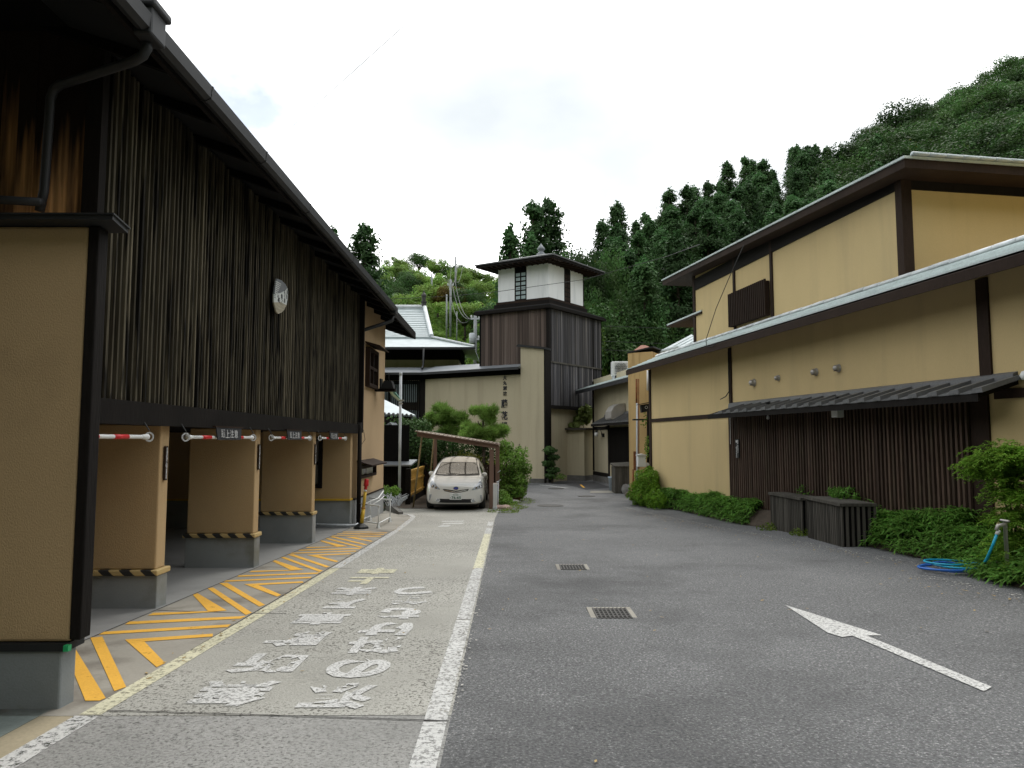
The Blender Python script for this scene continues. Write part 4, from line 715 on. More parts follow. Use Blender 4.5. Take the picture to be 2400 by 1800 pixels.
p = on_y(1512, 955, 23.9); t = thing('louvred_box', 'small black vent box on the corner post', 'utility box', p); MB().hexa([(p.x-.13, 23.8, p.z-.18), (p.x+.16, 23.8, p.z-.12), (p.x+.16, 24.05, p.z-.12), (p.x-.13, 24.05, p.z-.18), (p.x-.16, 23.8, p.z+.08), (p.x+.18, 23.8, p.z+.14), (p.x+.18, 24.05, p.z+.14), (p.x-.16, 24.05, p.z+.08)]).obj('case', METD, t); MB().hexa([(p.x-.26, 23.72, p.z+.08), (p.x+.22, 23.72, p.z+.17), (p.x+.22, 24.1, p.z+.17), (p.x-.26, 24.1, p.z+.08), (p.x-.26, 23.72, p.z+.10), (p.x+.22, 23.72, p.z+.20), (p.x+.22, 24.1, p.z+.20), (p.x-.26, 24.1, p.z+.10)]).obj('hood', METD, t); MB().lathe([(.035, 0), (.05, .0), (.05, .012), (.035, .012)], (p.x+.02, 23.795, p.z), 14, 'y', False).obj('ring', GALV, t)

# ------------------------------------------------------------------ low annexe past the pillar
C2 = 10.2; P2 = Vector((C2, 0, 0))
def AL(s, o, z): q = P2+dR*s+nR*o; return Vector((q.x, q.y, z))
def on_a(u, v, o=0): return on_plane(u, v, P2+nR*o, nR)
def ab(s0, s1, o0, o1, z0, z1): return MB().lbox(AL, s0, s1, o0, o1, z0, z1)
ann = thing('annexe', 'low buff annexe with tiled eave and dark barred window', 'building', AL(34, -2, -.62))
sE = (on_a(1392, 1100)-P2).dot(dR); sW = (on_a(1428, 1030)-P2).dot(dR)
ab(27.5, sE, -5, 0, -.5, 4.6).obj('wall', PLASTER_S, ann); ab(27.5, sE+.02, -5.1, .04, -1.0, -.3).obj('plinth', STONE, ann); ab(sW+.1, sE+.03, -.02, .05, -.30, -.12).obj('sill_band', DARK, ann)
ab(sE-.12, sE+.03, -.03, .05, -.1, 4.5).obj('post', DARK, ann); ab(sW-.06, sW+.09, -.03, .05, -.3, 2.2).obj('post', DARK, ann); ab(sW, sE-.1, -.03, .04, 1.98, 2.14).obj('band', DARK, ann)
ab(27.5, sW-.06, -.02, .02, .35, 2.05).obj('window_backing', BLACKW, ann); sm = boxmesh('slat', .05, .05, 1.72, DARK)
for k in range(34): place('slat', sm, ann, AL(sW-.12-k*.11, .05, .34), ROTR)
for k in range(12): place('drip_strip', boxmesh('strip', .06, .02, .9, PLASTER_S), ann, AL(sW-.3-k*.3, .02, -.5), ROTR)
canopy(ann, 28.0, sW+.5, .75, 2.62, 2.22, .26, F=AL)
ez = on_a(1400, 903, .75).z
def a2(s, t, h): return AL(s, .75-t*1.6, ez+t*.55+h)
ar = MB().hexa([a2(27, 0, -.18), a2(sE+.75, 0, -.18), a2(sE+.75, 1, -.18), a2(27, 1, -.18), a2(27, 0, 0), a2(sE+.75, 0, 0), a2(sE-.2, 1, 0), a2(27, 1, 0)]).obj('roof', PIPEG, ann)
for k in range(8): MB().hexa([a2(27, k/8, .002), a2(sE+.8-k/8, k/8, .002), a2(sE+.8-(k+1.1)/8, (k+1.1)/8, .002), a2(27, (k+1.1)/8, .002), a2(27, k/8, .05), a2(sE+.8-k/8, k/8, .05), a2(sE+.8-(k+1.1)/8, (k+1.1)/8, .02), a2(27, (k+1.1)/8, .02)]).obj('tile_course', ROOFT, ar)
MB().tube([a2(27, 1, .06), a2(sE-.2, 1, .06)], .09, 8).obj('ridge_tile', RIDGET, ar)
hd = MB(); hc = on_a(1458, 965, .02); pr_ = [(0, -.28), (.62, -.36), (.66, -.30), (.64, 0), (.5, .22), (.28, .34), (0, .36)]
hd.prism([hc-dR*.45+nR*o+Vector((0, 0, z)) for o, z in pr_], dR*.9); t = thing('exhaust_hood', 'rounded steel exhaust hood above the barred window', 'vent', hc); hd.obj('shell', STEEL, t); MB().lbox(lambda a, b, c: hc+dR*a+nR*b+Vector((0, 0, c)), -.25, .25, .1, .3, -.55, -.33).obj('grease_cup', IRON, t)
ac = on_y(1458, 865, 33); t = thing('air_conditioner', 'white outdoor air conditioner unit on the annexe roof', 'air conditioner', (ac.x, 33, 4.6))
MB().box(ac.x-.5, ac.x+.5, 32.8, 33.2, 4.45, 5.12).obj('case', CREAMP, t, bevel=.02)
for r in (.07, .13, .19, .25): MB().lathe([(r, 0), (r+.012, 0), (r+.012, .02), (r, .02)], (ac.x-.08, 32.74, 4.78), 20, 'y', False).obj('grille_ring', PIPEG, t)
for k in range(7): MB().box(ac.x-.38, ac.x+.22, 32.75, 32.765, 4.54+.08*k, 4.556+.08*k).obj('grille_bar', PIPEG, t)
MB().box(ac.x-.45, ac.x-.37, 32.8, 33.2, 4.3, 4.45).box(ac.x+.37, ac.x+.45, 32.8, 33.2, 4.3, 4.45).obj('foot', GALV, t)
lp = on_a(1398, 1018, .3); t = thing('globe_wall_lamp', 'white globe lamp on a curved black arm at the annexe wall', 'lamp', lp)
MB().lathe([(0, -.12), (.08, -.09), (.115, 0), (.08, .09), (0, .12)], lp, 16).obj('globe', pmat('white opal glass', (.72, .71, .68), .3, 0, 2, 0, 30, bump=0), t, True); MB().lathe([(0, .09), (.09, .1), (.03, .17)], lp, 12).obj('cap', METD, t)
MB().tube([lp+Vector((0, 0, .15)), lp+Vector((0, 0, .27))-nR*.05-dR*.1, lp+Vector((0, 0, .27))-nR*.12-dR*.25, lp+Vector((0, 0, .1))-nR*.16-dR*.3, lp-nR*.18-dR*.3+Vector((0, 0, -.05))], .02, 6).obj('arm', METD, t, True); MB().lbox(lambda a, b, c: lp-nR*.28-dR*.3+dR*a+nR*b+Vector((0, 0, c)), -.08, .08, -.02, .08, -.14, .04).obj('wall_plate', METD, t)
# upper bits of roofs behind the inn's far end
hr = thing('rear_house', 'rear house roofs of pale tiles seen past the inn end', 'building', (6.5, 28, 4))
e0 = on_r(1563, 768, -.30); e1 = on_r(1632, 738, -.30); ze = (e0.z+e1.z)/2; q0, q1 = sR(e1)-.3, sR(e0)
def ef(s_, t_, h): return RL(s_, -.30-t_*2.0, ze+t_*.55+h)
rr_ = MB().hexa([ef(q0, 0, 0), ef(q1, 0, 0), ef(q1, 1, -.5), ef(q0, 1, -.5), ef(q0, 0, .05), ef(q1, 0, .05), ef(q1-.5, 1, .05), ef(q0, 1, .05)]).obj('eave', BROWN, hr)
for k in range(5): MB().hexa([ef(q0, k/5, .052), ef(q1-.5*k/5, k/5, .052), ef(q1-.5*(k+1)/5, (k+1.1)/5, .052), ef(q0, (k+1.1)/5, .052), ef(q0, k/5, .10), ef(q1-.5*k/5+.02, k/5, .10), ef(q1-.5*(k+1)/5, (k+1.1)/5, .065), ef(q0, (k+1.1)/5, .065)]).obj('tile_course', ROOFT, rr_)
rb(q0, q1-.75, -4, -.95, 3.6, ze+.02).obj('wall', PLASTER_R, hr); rb(q1-.80, q1-.70, -1.0, -.92, 3.6, ze).obj('post', BROWN, hr)
g_ = [on_y(1538, 822, 26.5), on_y(1620, 783, 26.5), on_y(1620, 810, 26.5), on_y(1545, 828, 26.5)]; a, b = g_[0], g_[1]
for k in range(7):
    for j in range(9):
        o_ = Vector((a.x+.06+j*.2, 26.5+k*.28, 4.02+j*.105+k*.11)); MB().hexa([o_, o_+Vector((.2, 0, .1)), o_+Vector((.2, .3, .2)), o_+Vector((0, .3, .1)), o_+Vector((0, 0, .035)), o_+Vector((.2, 0, .135)), o_+Vector((.2, .3, .225)), o_+Vector((0, .3, .125))]).obj('tile', ROOFW, hr)
MB().tube([on_y(1532, 828, 26), on_y(1550, 826, 25.6), on_y(1590, 815, 25.4)], .1, 8).obj('ridge_tile', ROOFW, hr)
# low screen wall with its ledge
sw = thing('screen_wall', 'low angled buff screen wall with a stone foot by the tower', 'wall', (3.3, 37, -.62))
w0, w1, w2 = Vector((2.98, 37.2, 0)), Vector((3.92, 36.5, 0)), Vector((4.55, 37.4, 0))
def wall_seg(a, b, th, z0, z1, nm, mat, par): d = (b-a).normalized(); n_ = Vector((-d.y, d.x, 0))*th; return MB().prism([(*a.xy, z0), (*b.xy, z0), (*(b+n_).xy, z0), (*(a+n_).xy, z0)], (0, 0, z1-z0)).obj(nm, mat, par)
for a, b in ((w0, w1), (w1, w2)):
    d = (b-a).normalized(); n_ = Vector((d.y, -d.x, 0))
    wall_seg(a, b, .3, -.34, 2.0, 'panel', PLASTER_S, sw); wall_seg(a+n_*.03, b+n_*.03, .36, -.8, -.345, 'plinth', STONE, sw); wall_seg(a+n_*.22-d*.2, b+n_*.22+d*.05, .7, 2.0, 2.09, 'ledge', GREYW, sw)

# ------------------------------------------------------------------ the tower and the name wall
tow = thing('tower', 'dark boarded tower topped by a white lantern room under a hipped roof', 'tower', (2.5, 38, -.62))
T0 = Vector((2.06, 35.4, 0)); DL = Vector((-.86, .51, 0)).normalized(); DRR = Vector((.62, .78, 0)).normalized(); TL, TR_ = 4.17, 5.07
NL = Vector((DL.y*-1, DL.x, 0)); NL = NL if NL.y < 0 else -NL; NRR = Vector((DRR.y, -DRR.x, 0))
def tp(a, b, z): q = T0+DL*a+DRR*b; return Vector((q.x, q.y, z))
ZT = 8.10
def tbox(a0, a1, b0, b1, z0, z1): return MB().lbox(tp, a0, a1, b0, b1, z0, z1)
tbox(.03, TL, .03, TR_, 3.2, ZT).obj('core', BLACKW, tow); tbox(.25, TL, .35, TR_, -.8, 3.2).obj('recessed_wall', PLASTER_S, tow)
aL = math.atan2(DL.y, DL.x); aR = math.atan2(DRR.y, DRR.x)
bml = boxmesh('board', .132, .028, 1, BOARD_T); bmr = boxmesh('board', .132, .028, 1, BOARD_G); nb = int(TL/.139)
for k in range(nb): place('board', bml, tow, tp(.07+k*.139, random.uniform(-.006, .012), 2.2), aL, (1, 1, ZT-2.2))
for k in range(int(TR_/.14)):
    q = random.uniform(-.006, .012); place('board', bmr, tow, tp(q, .07+k*.14, 5.42), aR, (1, 1, ZT-5.42)); place('board', bmr, tow, tp(q+.012, .07+k*.14, 3.2), aR, (1, 1, 2.18))
tbox(-.05, .02, -.05, TR_+.03, 5.36, 5.44).obj('trim', GREYW, tow); tbox(-.05, .04, -.05, TR_+.03, 3.05, 3.22).obj('trim', DARK, tow)
tbox(-.06, .10, -.06, .10, -.8, ZT).obj('corner_post', DARK, tow); tbox(-.04, .06, 4.18, 4.26, 3.2, ZT).obj('batten', DARK, tow); tbox(.0, .08, TR_-.05, TR_+.06, -.8, ZT).obj('corner_post', DARK, tow)
tbox(-.22, TL+.2, -.22, TR_+.2, ZT, ZT+.16).obj('coping', DARK, tow); tbox(-.16, TL+.14, -.16, TR_+.14, ZT+.16, ZT+.22).obj('coping', METD, tow)
# lantern room
K0 = Vector((2.10, 36.2, 0)); KL, KR_ = 3.03, 3.3
def kp(a, b, z): q = K0+DL*a+DRR*b; return Vector((q.x, q.y, z))
def kbox(a0, a1, b0, b1, z0, z1): return MB().lbox(kp, a0, a1, b0, b1, z0, z1)
for i, (g, z0, z1) in enumerate([(.30, 8.3, 8.46), (.16, 8.46, 8.68), (.08, 8.68, 8.82)]): kbox(-g, KL+g, -g, KR_+g, z0, z1).obj('sill', [BROWN, DARK, BROWN][i], tow)
kbox(.01, KL, .01, KR_, 8.8, 10.7).obj('room_core', BLACKW, tow)
def kwall(nm, *a): kbox(*a).obj(nm, WHITE_W, tow)
kwall('white_panel', -.02, 1.28, -.02, .02, 8.83, 10.62); kwall('white_panel', 2.0, KL, -.02, .02, 8.83, 10.62); kwall('white_panel', -.02, .02, .021, 1.42, 8.83, 10.62); kwall('white_panel', -.02, .02, 2.02, KR_-.02, 8.83, 10.62)
kw_ = kbox(1.28, 1.34, -.03, .01, 8.83, 10.62).lbox(kp, 1.94, 2.0, -.03, .01, 8.83, 10.62).lbox(kp, 1.61, 1.67, -.028, .01, 8.83, 10.62).obj('window', DARK, tow)
for k in range(7): kbox(1.34, 1.94, -.026, .008, 8.83+.245*k, 8.89+.245*k).obj('muntin', DARK, kw_)
for k in range(6):
    for a in (1.345, 1.675): kbox(a, a+.26, -.012, -.004, 8.90+.245*k, 9.07+.245*k).obj('pane', CURT, kw_)
kd = kbox(-.03, .0, 1.42, 2.02, 8.83, 10.62).obj('window', DARK, tow)
for k in range(6): kbox(-.045, -.03, 1.46, 1.70, 8.9+.245*k, 9.08+.245*k).lbox(kp, -.045, -.03, 1.75, 1.98, 8.9+.245*k, 9.08+.245*k).obj('shutter_panel', BROWN, kd)
kbox(-.03, .05, KR_-.02, KR_+.05, 8.7, 10.6).obj('post', DARK, tow)
ov = .82; ez_ = 10.66
kr = kbox(-ov, KL+ov, -ov, KR_+ov, ez_, ez_+.12).obj('roof', DARK, tow)
rc = [kp(-ov-.05, -ov-.05, ez_+.12), kp(KL+ov+.05, -ov-.05, ez_+.12), kp(KL+ov+.05, KR_+ov+.05, ez_+.12), kp(-ov-.05, KR_+ov+.05, ez_+.12)]; ap = kp(KL/2, KR_/2, 11.62)
MB().add(rc+[p_+Vector((0, 0, .06)) for p_ in rc]+[ap], [(3, 2, 1, 0), (0, 1, 5, 4), (1, 2, 6, 5), (2, 3, 7, 6), (3, 0, 4, 7), (4, 5, 8), (5, 6, 8), (6, 7, 8), (7, 4, 8)]).obj('tile_field', ROOFD, kr)
for k in range(14): kbox(-ov+.05+k*.33, -ov+.11+k*.33, -ov+.02, .0, ez_-.07, ez_).obj('rafter', BROWN, kr); kbox(-ov+.02, .0, -ov+.1+k*.35, -ov+.16+k*.35, ez_-.07, ez_).obj('rafter', BROWN, kr)
MB().lathe([(.26, -.25), (.24, .02), (.14, .10), (.12, .16), (.2, .24), (.22, .32), (.12, .44), (.04, .56), (.0, .64)], ap, 16).obj('finial', LEDGE, kr, True)
# name wall
nw = thing('name_wall', 'weathered buff wall with black inn name characters and a tall pilaster', 'wall', (-1, 36.5, -.62))
Q0 = T0+NL*.22+DL*.0
def np_(a, b, z): q = Q0+DL*a+NL*b; return Vector((q.x, q.y, z))
def nbox(a0, a1, b0, b1, z0, z1): return MB().lbox(np_, a0, a1, b0, b1, z0, z1)
n0 = on_plane(1226, 900, Q0, NL); sP = (n0-Q0).dot(DL); n1 = on_plane(995, 900, Q0, NL); sK = (n1-Q0).dot(DL)
zE = on_plane(1226, 864, Q0, NL).z
nbox(.0, sK, -.20, .0, -.8, zE).obj('panel', PLASTER_S, nw); zpl = on_plane(1290, 818, Q0+NL*.25, NL).z; zpr = on_plane(1227, 812, Q0+NL*.25, NL).z
pl_ = MB().hexa([np_(.02, -.25, -.8), np_(sP, -.25, -.8), np_(sP, .25, -.8), np_(.02, .25, -.8), np_(.02, -.25, zpl), np_(sP, -.25, zpr), np_(sP, .25, zpr), np_(.02, .25, zpl)]).obj('pilaster', PLASTER_S, nw)
MB().hexa([np_(-.08, -.3, zpl+.0), np_(sP+.22, -.3, zpr+.02), np_(sP+.22, .36, zpr+.02), np_(-.08, .36, zpl), np_(-.08, -.3, zpl+.1), np_(sP+.1, -.3, zpr+.12), np_(sP+.1, .36, zpr+.12), np_(-.08, .36, zpl+.1)]).obj('coping', METD, pl_)
nbox(-.06, .02, -.2, .28, -.8, zpl+.05).obj('edge_post', DARK, pl_)
nbox(sP, sK+.05, .0, .06, zE-.28, zE).obj('fascia_band', BLACKW, nw)
MB().hexa([np_(sP, -1.0, zE), np_(sK, -1.0, zE), np_(sK, .45, zE), np_(sP, .45, zE), np_(sP, -1.0, zE+.52), np_(sK, -1.0, zE+.52), np_(sK, .45, zE+.07), np_(sP, .45, zE+.07)]).obj('ledge_roof', LEDGE, nw)
nbox(sP, sK, .42, .50, zE-.07, zE+.06).obj('gutter', PIPEG, nw)
for ch, v, sz, hz in [('大', 885.2, .22, .23), ('丸', 897.8, .21, .21), ('別', 909.8, .21, .21), ('館', 922.2, .21, .21), ('藤', 946, .38, .45), ('花', 974, .38, .45), ('楼', 999, .38, .44)]:
    p = on_plane(1183.4 if sz < .3 else 1182.3, v, Q0, NL); text('name_letter', ch, .4, LETTERK, nw, p+NL*.012, -DL, (0, 0, 1), .012, .012 if sz > .3 else .014, fit=(sz, hz))
# recess beams right of the tower post
# slat window wall and the tiled house behind
hs = thing('tiled_house', 'house with silver tiled roof and a slatted glass window behind the garden', 'building', (-8, 42, -.62))
KX, KY = n1.x, n1.y
def hb(x0, x1, y0, y1, z0, z1): return MB().box(x0, x1, y0, y1, z0, z1)
wx0, wx1 = on_y(985, 900, KY).x, KX
hb(-16, wx0-2.75, KY, KY+.2, -.8, zE).obj('wall', DARK, hs); hb(wx0-2.75, KX, KY+.05, KY+.2, -.8, 2.5).obj('wall', DARK, hs); hb(wx0, KX+.1, KY-.03, KY+.22, -.8, zE).obj('corner_post', DARK, hs); hb(-16, KX, KY-.06, KY+.02, zE-.34, zE).obj('fascia_band', BLACKW, hs)
wi = hb(wx0-2.75, wx0, KY+.10, KY+.12, 2.5, zE-.34).obj('window', GLASSD, hs)
for k, (a, b) in enumerate([(-2.55, -1.75), (-1.62, -1.15), (-1.05, -.2)]): hb(wx0+a, wx0+b, KY+.085, KY+.098, 3.55 if k == 2 else 3.3, zE-.55).obj('blind', CURT, wi); hb(wx0+a, wx0+b, KY+.085, KY+.098, 2.62, 3.1).obj('blind', CURT, wi)
hb(wx0-1.12, wx0-1.04, KY+.0, KY+.1, 2.5, zE-.34).obj('mullion', DARK, wi)
sm = boxmesh('slat', .045, .06, zE-.3-2.3, BLACKW)
for k in range(26): place('slat', sm, wi, (wx0-.05-k*.107, KY-.02, 2.3))
MB().hexa([(-16, KY-.5, zE), (KX+.2, KY-.5, zE), (KX+.6, KY+1.2, zE), (-16, KY+1.2, zE), (-16, KY-.5, zE+.06), (KX+.2, KY-.5, zE+.06), (KX+.6, KY+1.2, zE+.5), (-16, KY+1.2, zE+.5)]).obj('ledge_roof', LEDGE, hs)
MB().box(-16, KX+.2, KY-.56, KY-.48, zE-.07, zE+.05).obj('gutter', PIPEG, hs)
hb(-16, -2.9, KY+2.7, KY+7, 4.5, 6.2).obj('upper_wall', PLASTER_S, hs); hb(-16, -2.8, KY+2.66, KY+7, 6.2, 7.2).obj('frieze', BLACKW, hs)
ezh = on_y(1000, 815, 40.2).z
def hq(u, v, Y): return on_y(u, v, Y)
rA = [Vector((-16, 46, 10.05)), Vector((on_y(995, 720, 46).x, 46, 10.05)), Vector((on_y(1011, 800, 42).x, 42.0, 7.55)), Vector((-16, 42.0, 7.55))]
rf_ = MB().hexa([rA[3]-Vector((0, 0, .15)), rA[2]-Vector((0, 0, .15)), rA[1]-Vector((0, 0, .15)), rA[0]-Vector((0, 0, .15)), rA[3], rA[2], rA[1], rA[0]]).obj('roof', ROOFW, hs)
for k in range(16):
    t0, t1 = k/16, (k+1.1)/16; l = lambda t, e: rA[3].lerp(rA[0], t) if e == 0 else rA[2].lerp(rA[1], t); h0, h1 = Vector((0, 0, .065)), Vector((0, 0, .02))
    MB().hexa([l(t0, 0), l(t0, 1), l(t1, 1), l(t1, 0), l(t0, 0)+h0, l(t0, 1)+h0, l(t1, 1)+h1, l(t1, 0)+h1]).obj('tile_course', ROOFW, rf_)
tipx = on_y(1112, 817, 40.2).x
MB().add([(-16, 42.05, 7.5), (rA[2].x, 42.05, 7.5), (tipx, 40.2, ezh+.05), (-16, 40.2, ezh+.05), (tipx, 48, ezh+.05), (rA[2].x, 46, 7.5), (-16, 42.05, 7.3), (rA[2].x, 42.05, 7.3), (tipx, 40.2, ezh-.06), (-16, 40.2, ezh-.06), (tipx, 48, ezh-.06)], [(3, 2, 1, 0), (2, 4, 5, 1), (9, 6, 7, 8), (3, 9, 8, 2), (2, 8, 10, 4)]).obj('skirt_roof', ROOFW, rf_)
MB().box(-16, tipx+.03, 40.12, 40.2, ezh-.10, ezh+.03).obj('gutter', PIPEG, rf_); MB().tube([rA[1]+Vector((0, 0, .1)), rA[0]+Vector((0, 0, .1))], .14, 8).obj('ridge_tile', RIDGET, rf_); MB().tube([rA[1]+Vector((0, 0, .12)), rA[2]+Vector((0, 0, .12))], .13, 8).obj('ridge_tile', RIDGET, rf_); MB().tube([rA[2]+Vector((0, 0, .06)), Vector((tipx, 40.25, ezh+.1))], .07, 8).obj('ridge_tile', RIDGET, rf_)
MB().lathe([(.16, 0), (.16, .3), (.2, .3), (.2, .36), (.13, .38), (.13, .7), (.18, .72), (.16, .82), (.05, .95), (0, 1.15)], rA[1]+Vector((-.05, 0, .1)), 10).obj('finial', IRON, rf_)
MB().tube([(on_y(993, 820, 40.1).x, 40.1, ezh-.05), (on_y(992, 850, 40.1).x, 40.1, 5.7), (on_y(989, 858, 39).x, 39.0, 5.4)], .06, 8).obj('downpipe', PIPEG, hs, True)
# gatehouse roofs between the plastered wall and the garden
gh = thing('gate_house', 'little gate house with bright tiled hip roof behind the pale pole', 'gate house', (-6.5, 30, -.62))
a, b, c_, d = on_y(890, 931, 31.5), on_y(974, 973, 29.0), on_y(890, 965, 29.0), on_y(870, 928, 32)
MB().hexa([c_-Vector((1.5, 0, .06)), b-Vector((0, 0, .06)), on_y(965, 975, 33), on_y(870, 970, 33), c_-Vector((1.5, 0, 0)), b, a, a-Vector((1.5, 0, 0))]).obj('roof', ROOFW, gh)
for k in range(13): q = (c_-Vector((.9, 0, 0))).lerp(b, k/13); MB().tube([q+Vector((0, -.06, -.02)), q+Vector((0, .06, -.0))], .055, 8).obj('eave_tile', ROOFD, gh)
MB().box(c_.x-1.5, b.x-.35, 29.4, 29.6, -.6, b.z-.08).obj('wall', DARK, gh); MB().box(c_.x-1.5, b.x-.2, 29.05, 29.2, b.z-.3, b.z-.06).obj('beam', DARK, gh)
gr2 = thing('gable_shed', 'small dark gabled shed below the bright gate house roof', 'shed', (-5, 26.5, -.62))
q = on_y(914, 993, 26.5); MB().prism([(q.x, 26.5, q.z+.06), (q.x+.45, 26.5, q.z-.48), (q.x+.45, 26.5, q.z-.55), (q.x, 26.5, q.z-.02), (q.x-.9, 26.5, q.z-.55), (q.x-.9, 26.5, q.z-.48)], (0, 1.5, 0)).obj('roof', LEDGE, gr2)
MB().box(q.x-.7, q.x+.3, 26.7, 27.9, -.7, q.z-.4).obj('body', BLACKW, gr2); MB().prism([(q.x-.7, 26.65, q.z-.45), (q.x+.3, 26.65, q.z-.45), (q.x, 26.65, q.z-.1)], (0, .05, 0)).obj('gable', DARK, gr2)

# ------------------------------------------------------------------ carport, fence, gate, bollards
cpY0, cpY1 = 21.8, 27.2
cpt = thing('carport', 'small lean-to carport with brown posts and translucent roof over the white car', 'carport', (-1.5, 24, -.62))
def cz(x): return 1.72+(x+2.74)*(1.34-1.72)/(2.43)
def carp(x0, x1, y0, y1, h0, h1): return MB().hexa([(x0, y0, cz(x0)+h0), (x1, y0, cz(x1)+h0), (x1, y1, cz(x1)+h0), (x0, y1, cz(x0)+h0), (x0, y0, cz(x0)+h1), (x1, y0, cz(x1)+h1), (x1, y1, cz(x1)+h1), (x0, y1, cz(x0)+h1)])
carp(-2.78, -.28, cpY0, cpY0+.06, -.13, .0).obj('front_beam', MUD, cpt); carp(-2.84, -.24, cpY0-.1, cpY0+.12, .003, .03).obj('edge_cap', pmat('dusty brown trim', (.30, .22, .18), .6, .15, 4, .1, 40, bump=0), cpt)
tm = bpy.data.materials.new('smoked corrugated sheet'); tm.use_nodes = True; tn = tm.node_tree; pb = tn.nodes['Principled BSDF']; pb.inputs['Base Color'].default_value = (.42, .36, .30, 1); pb.inputs['Roughness'].default_value = .4
tt = tn.nodes.new('ShaderNodeBsdfTranslucent'); tt.inputs[0].default_value = (.62, .56, .48, 1); tx = tn.nodes.new('ShaderNodeMixShader'); tx.inputs[0].default_value = .7
tn.links.new(pb.outputs[0], tx.inputs[1]); tn.links.new(tt.outputs[0], tx.inputs[2]); tn.links.new(tx.outputs[0], [n for n in tn.nodes if n.type == 'OUTPUT_MATERIAL'][0].inputs[0])
mb = MB(); n = 80; vs = []
for yy in (cpY0+.12, cpY1):
    for i in range(n+1): x = -2.84+2.6*i/n; vs.append((x, yy, cz(x)+.04+.012*math.sin(i*1.57)))
mb.add(vs, [(i, i+1, n+2+i, n+1+i) for i in range(n)]).obj('roof_sheet', tm, cpt)
for x in (-2.6, -2.0, -1.4, -.8, -.4): carp(x, x+.05, cpY0+.06, cpY1, -.08, .0).obj('rafter', BROWN, cpt)
for y in (22.9, 23.8, 24.7, 25.6, 26.5): carp(-2.78, -.28, y, y+.05, .001, .028).obj('purlin', BROWN, cpt)
MB().box(-.56, -.43, 21.86, 21.99, -.75, cz(-.5)-.17).obj('post', MUD, cpt, bevel=.006); MB().box(-.40, -.27, 23.4, 23.55, -.75, cz(-.35)-.08).obj('post', MUD, cpt, bevel=.006); MB().box(-.46, -.33, 26.9, 27.03, -.75, cz(-.35)-.08).obj('post', MUD, cpt); MB().box(-2.8, -2.68, 26.9, 27.03, -.75, cz(-2.7)-.08).obj('post', MUD, cpt)
MB().tube([(-2.94, 22.3, -.65), (-2.66, 22.1, cz(-2.66)-.1)], .026, 8).obj('prop_pole', BAMB, cpt, True); MB().tube([(-2.72, 24.4, -.6), (-2.5, 24.2, cz(-2.5)-.05)], .022, 8).obj('prop_pole', BAMB, cpt, True)
for z in (.12, .42, -.2): MB().tube([(-.33, 23.38, z), (-.24, 23.3, z+.07)], .014, 6).obj('hook', GALV, cpt)
for x, y, lb in [(-.38, 21.42, 'white square bollard at the corner of the carport')]:
    t = thing('bollard', lb, 'bollard', (x, y, G(x, y))); g = G(x, y); MB().box(x-.058, x+.058, y-.058, y+.058, g-.05, g+.79).obj('post', CREAMP, t, bevel=.012); MB().box(x-.05, x+.05, y-.05, y+.05, g+.79, g+.805).obj('cap', pmat('faded pink cap', (.6, .5, .44), .6, .05, 4, 0, 30, bump=0), t, bevel=.006); MB().box(x-.066, x+.066, y-.066, y+.066, g-.02, g+.10).obj('foot', GALV, t)
t = thing('tap_post', 'slim grey standpipe behind the white bollard', 'standpipe', (-.33, 22.2, -.6)); MB().tube([(-.31, 22.2, -.65), (-.31, 22.2, .17)], .033, 10).obj('pipe', GALV, t, True); MB().lathe([(.04, 0), (.04, .04), (0, .05)], (-.31, 22.2, .16), 10).obj('cap', GALV, t); MB().tube([(-.31, 22.2, .1), (-.31, 22.08, .12), (-.31, 22.05, .08)], .014, 6).obj('tap', STEEL, t)
yf = thing('bamboo_fence', 'low yellow bamboo panel fence running beside the parked car', 'fence', (-3.25, 25, -.62)); sm = boxmesh('plank', .028, .098, .86, YFENCE)
for k in range(40): place('plank', sm, yf, (-3.25, 23.55+k*.1, -.42))
for z in (-.34, .10, .40): MB().box(-3.235, -3.20, 23.5, 27.5, z, z+.055).obj('rail', YFENCE, yf)
MB().box(-3.27, -3.19, 23.48, 27.52, .455, .49).obj('top_cap', YFENCE, yf); MB().box(-3.28, -3.2, 23.48, 27.5, -.65, -.42).obj('base_board', DARK, yf)
for y in (23.4, 27.55): MB().box(-3.33, -3.17, y-.08, y+.08, -.7, .55).obj('post', DARK, yf)
bf = thing('rear_fence', 'dark board fence behind the parked car', 'fence', (-1.5, 27.8, -.62)); sm = boxmesh('plank', .19, .03, 1.15, BROWN)
for k in range(16): place('plank', sm, bf, (-3.1+.2*k, 27.75, -.62))
MB().box(-3.2, .05, 27.71, 27.735, .3, .38).obj('rail', BROWN, bf)
gt = thing('garden_gate', 'dark boarded garden gate wall under a thin grey roof', 'gate', (-4.3, 24.5, -.62)); sm = boxmesh('plank', .135, .03, 1.28, DARK)
for k in range(9): place('plank', sm, gt, (-4.62+.142*k, 24.5, -.62))
a, b = on_y(885, 1090, 24.3), on_y(966, 1083, 24.3)
MB().hexa([(a.x-.4, 24.05, a.z-.03), (b.x, 24.05, a.z-.03), (b.x+.1, 24.9, a.z+.12), (a.x-.4, 24.9, a.z+.12), (a.x-.4, 24.05, a.z+.02), (b.x, 24.05, a.z+.02), (b.x+.1, 24.9, a.z+.17), (a.x-.4, 24.9, a.z+.17)]).obj('roof', LEDGE, gt)
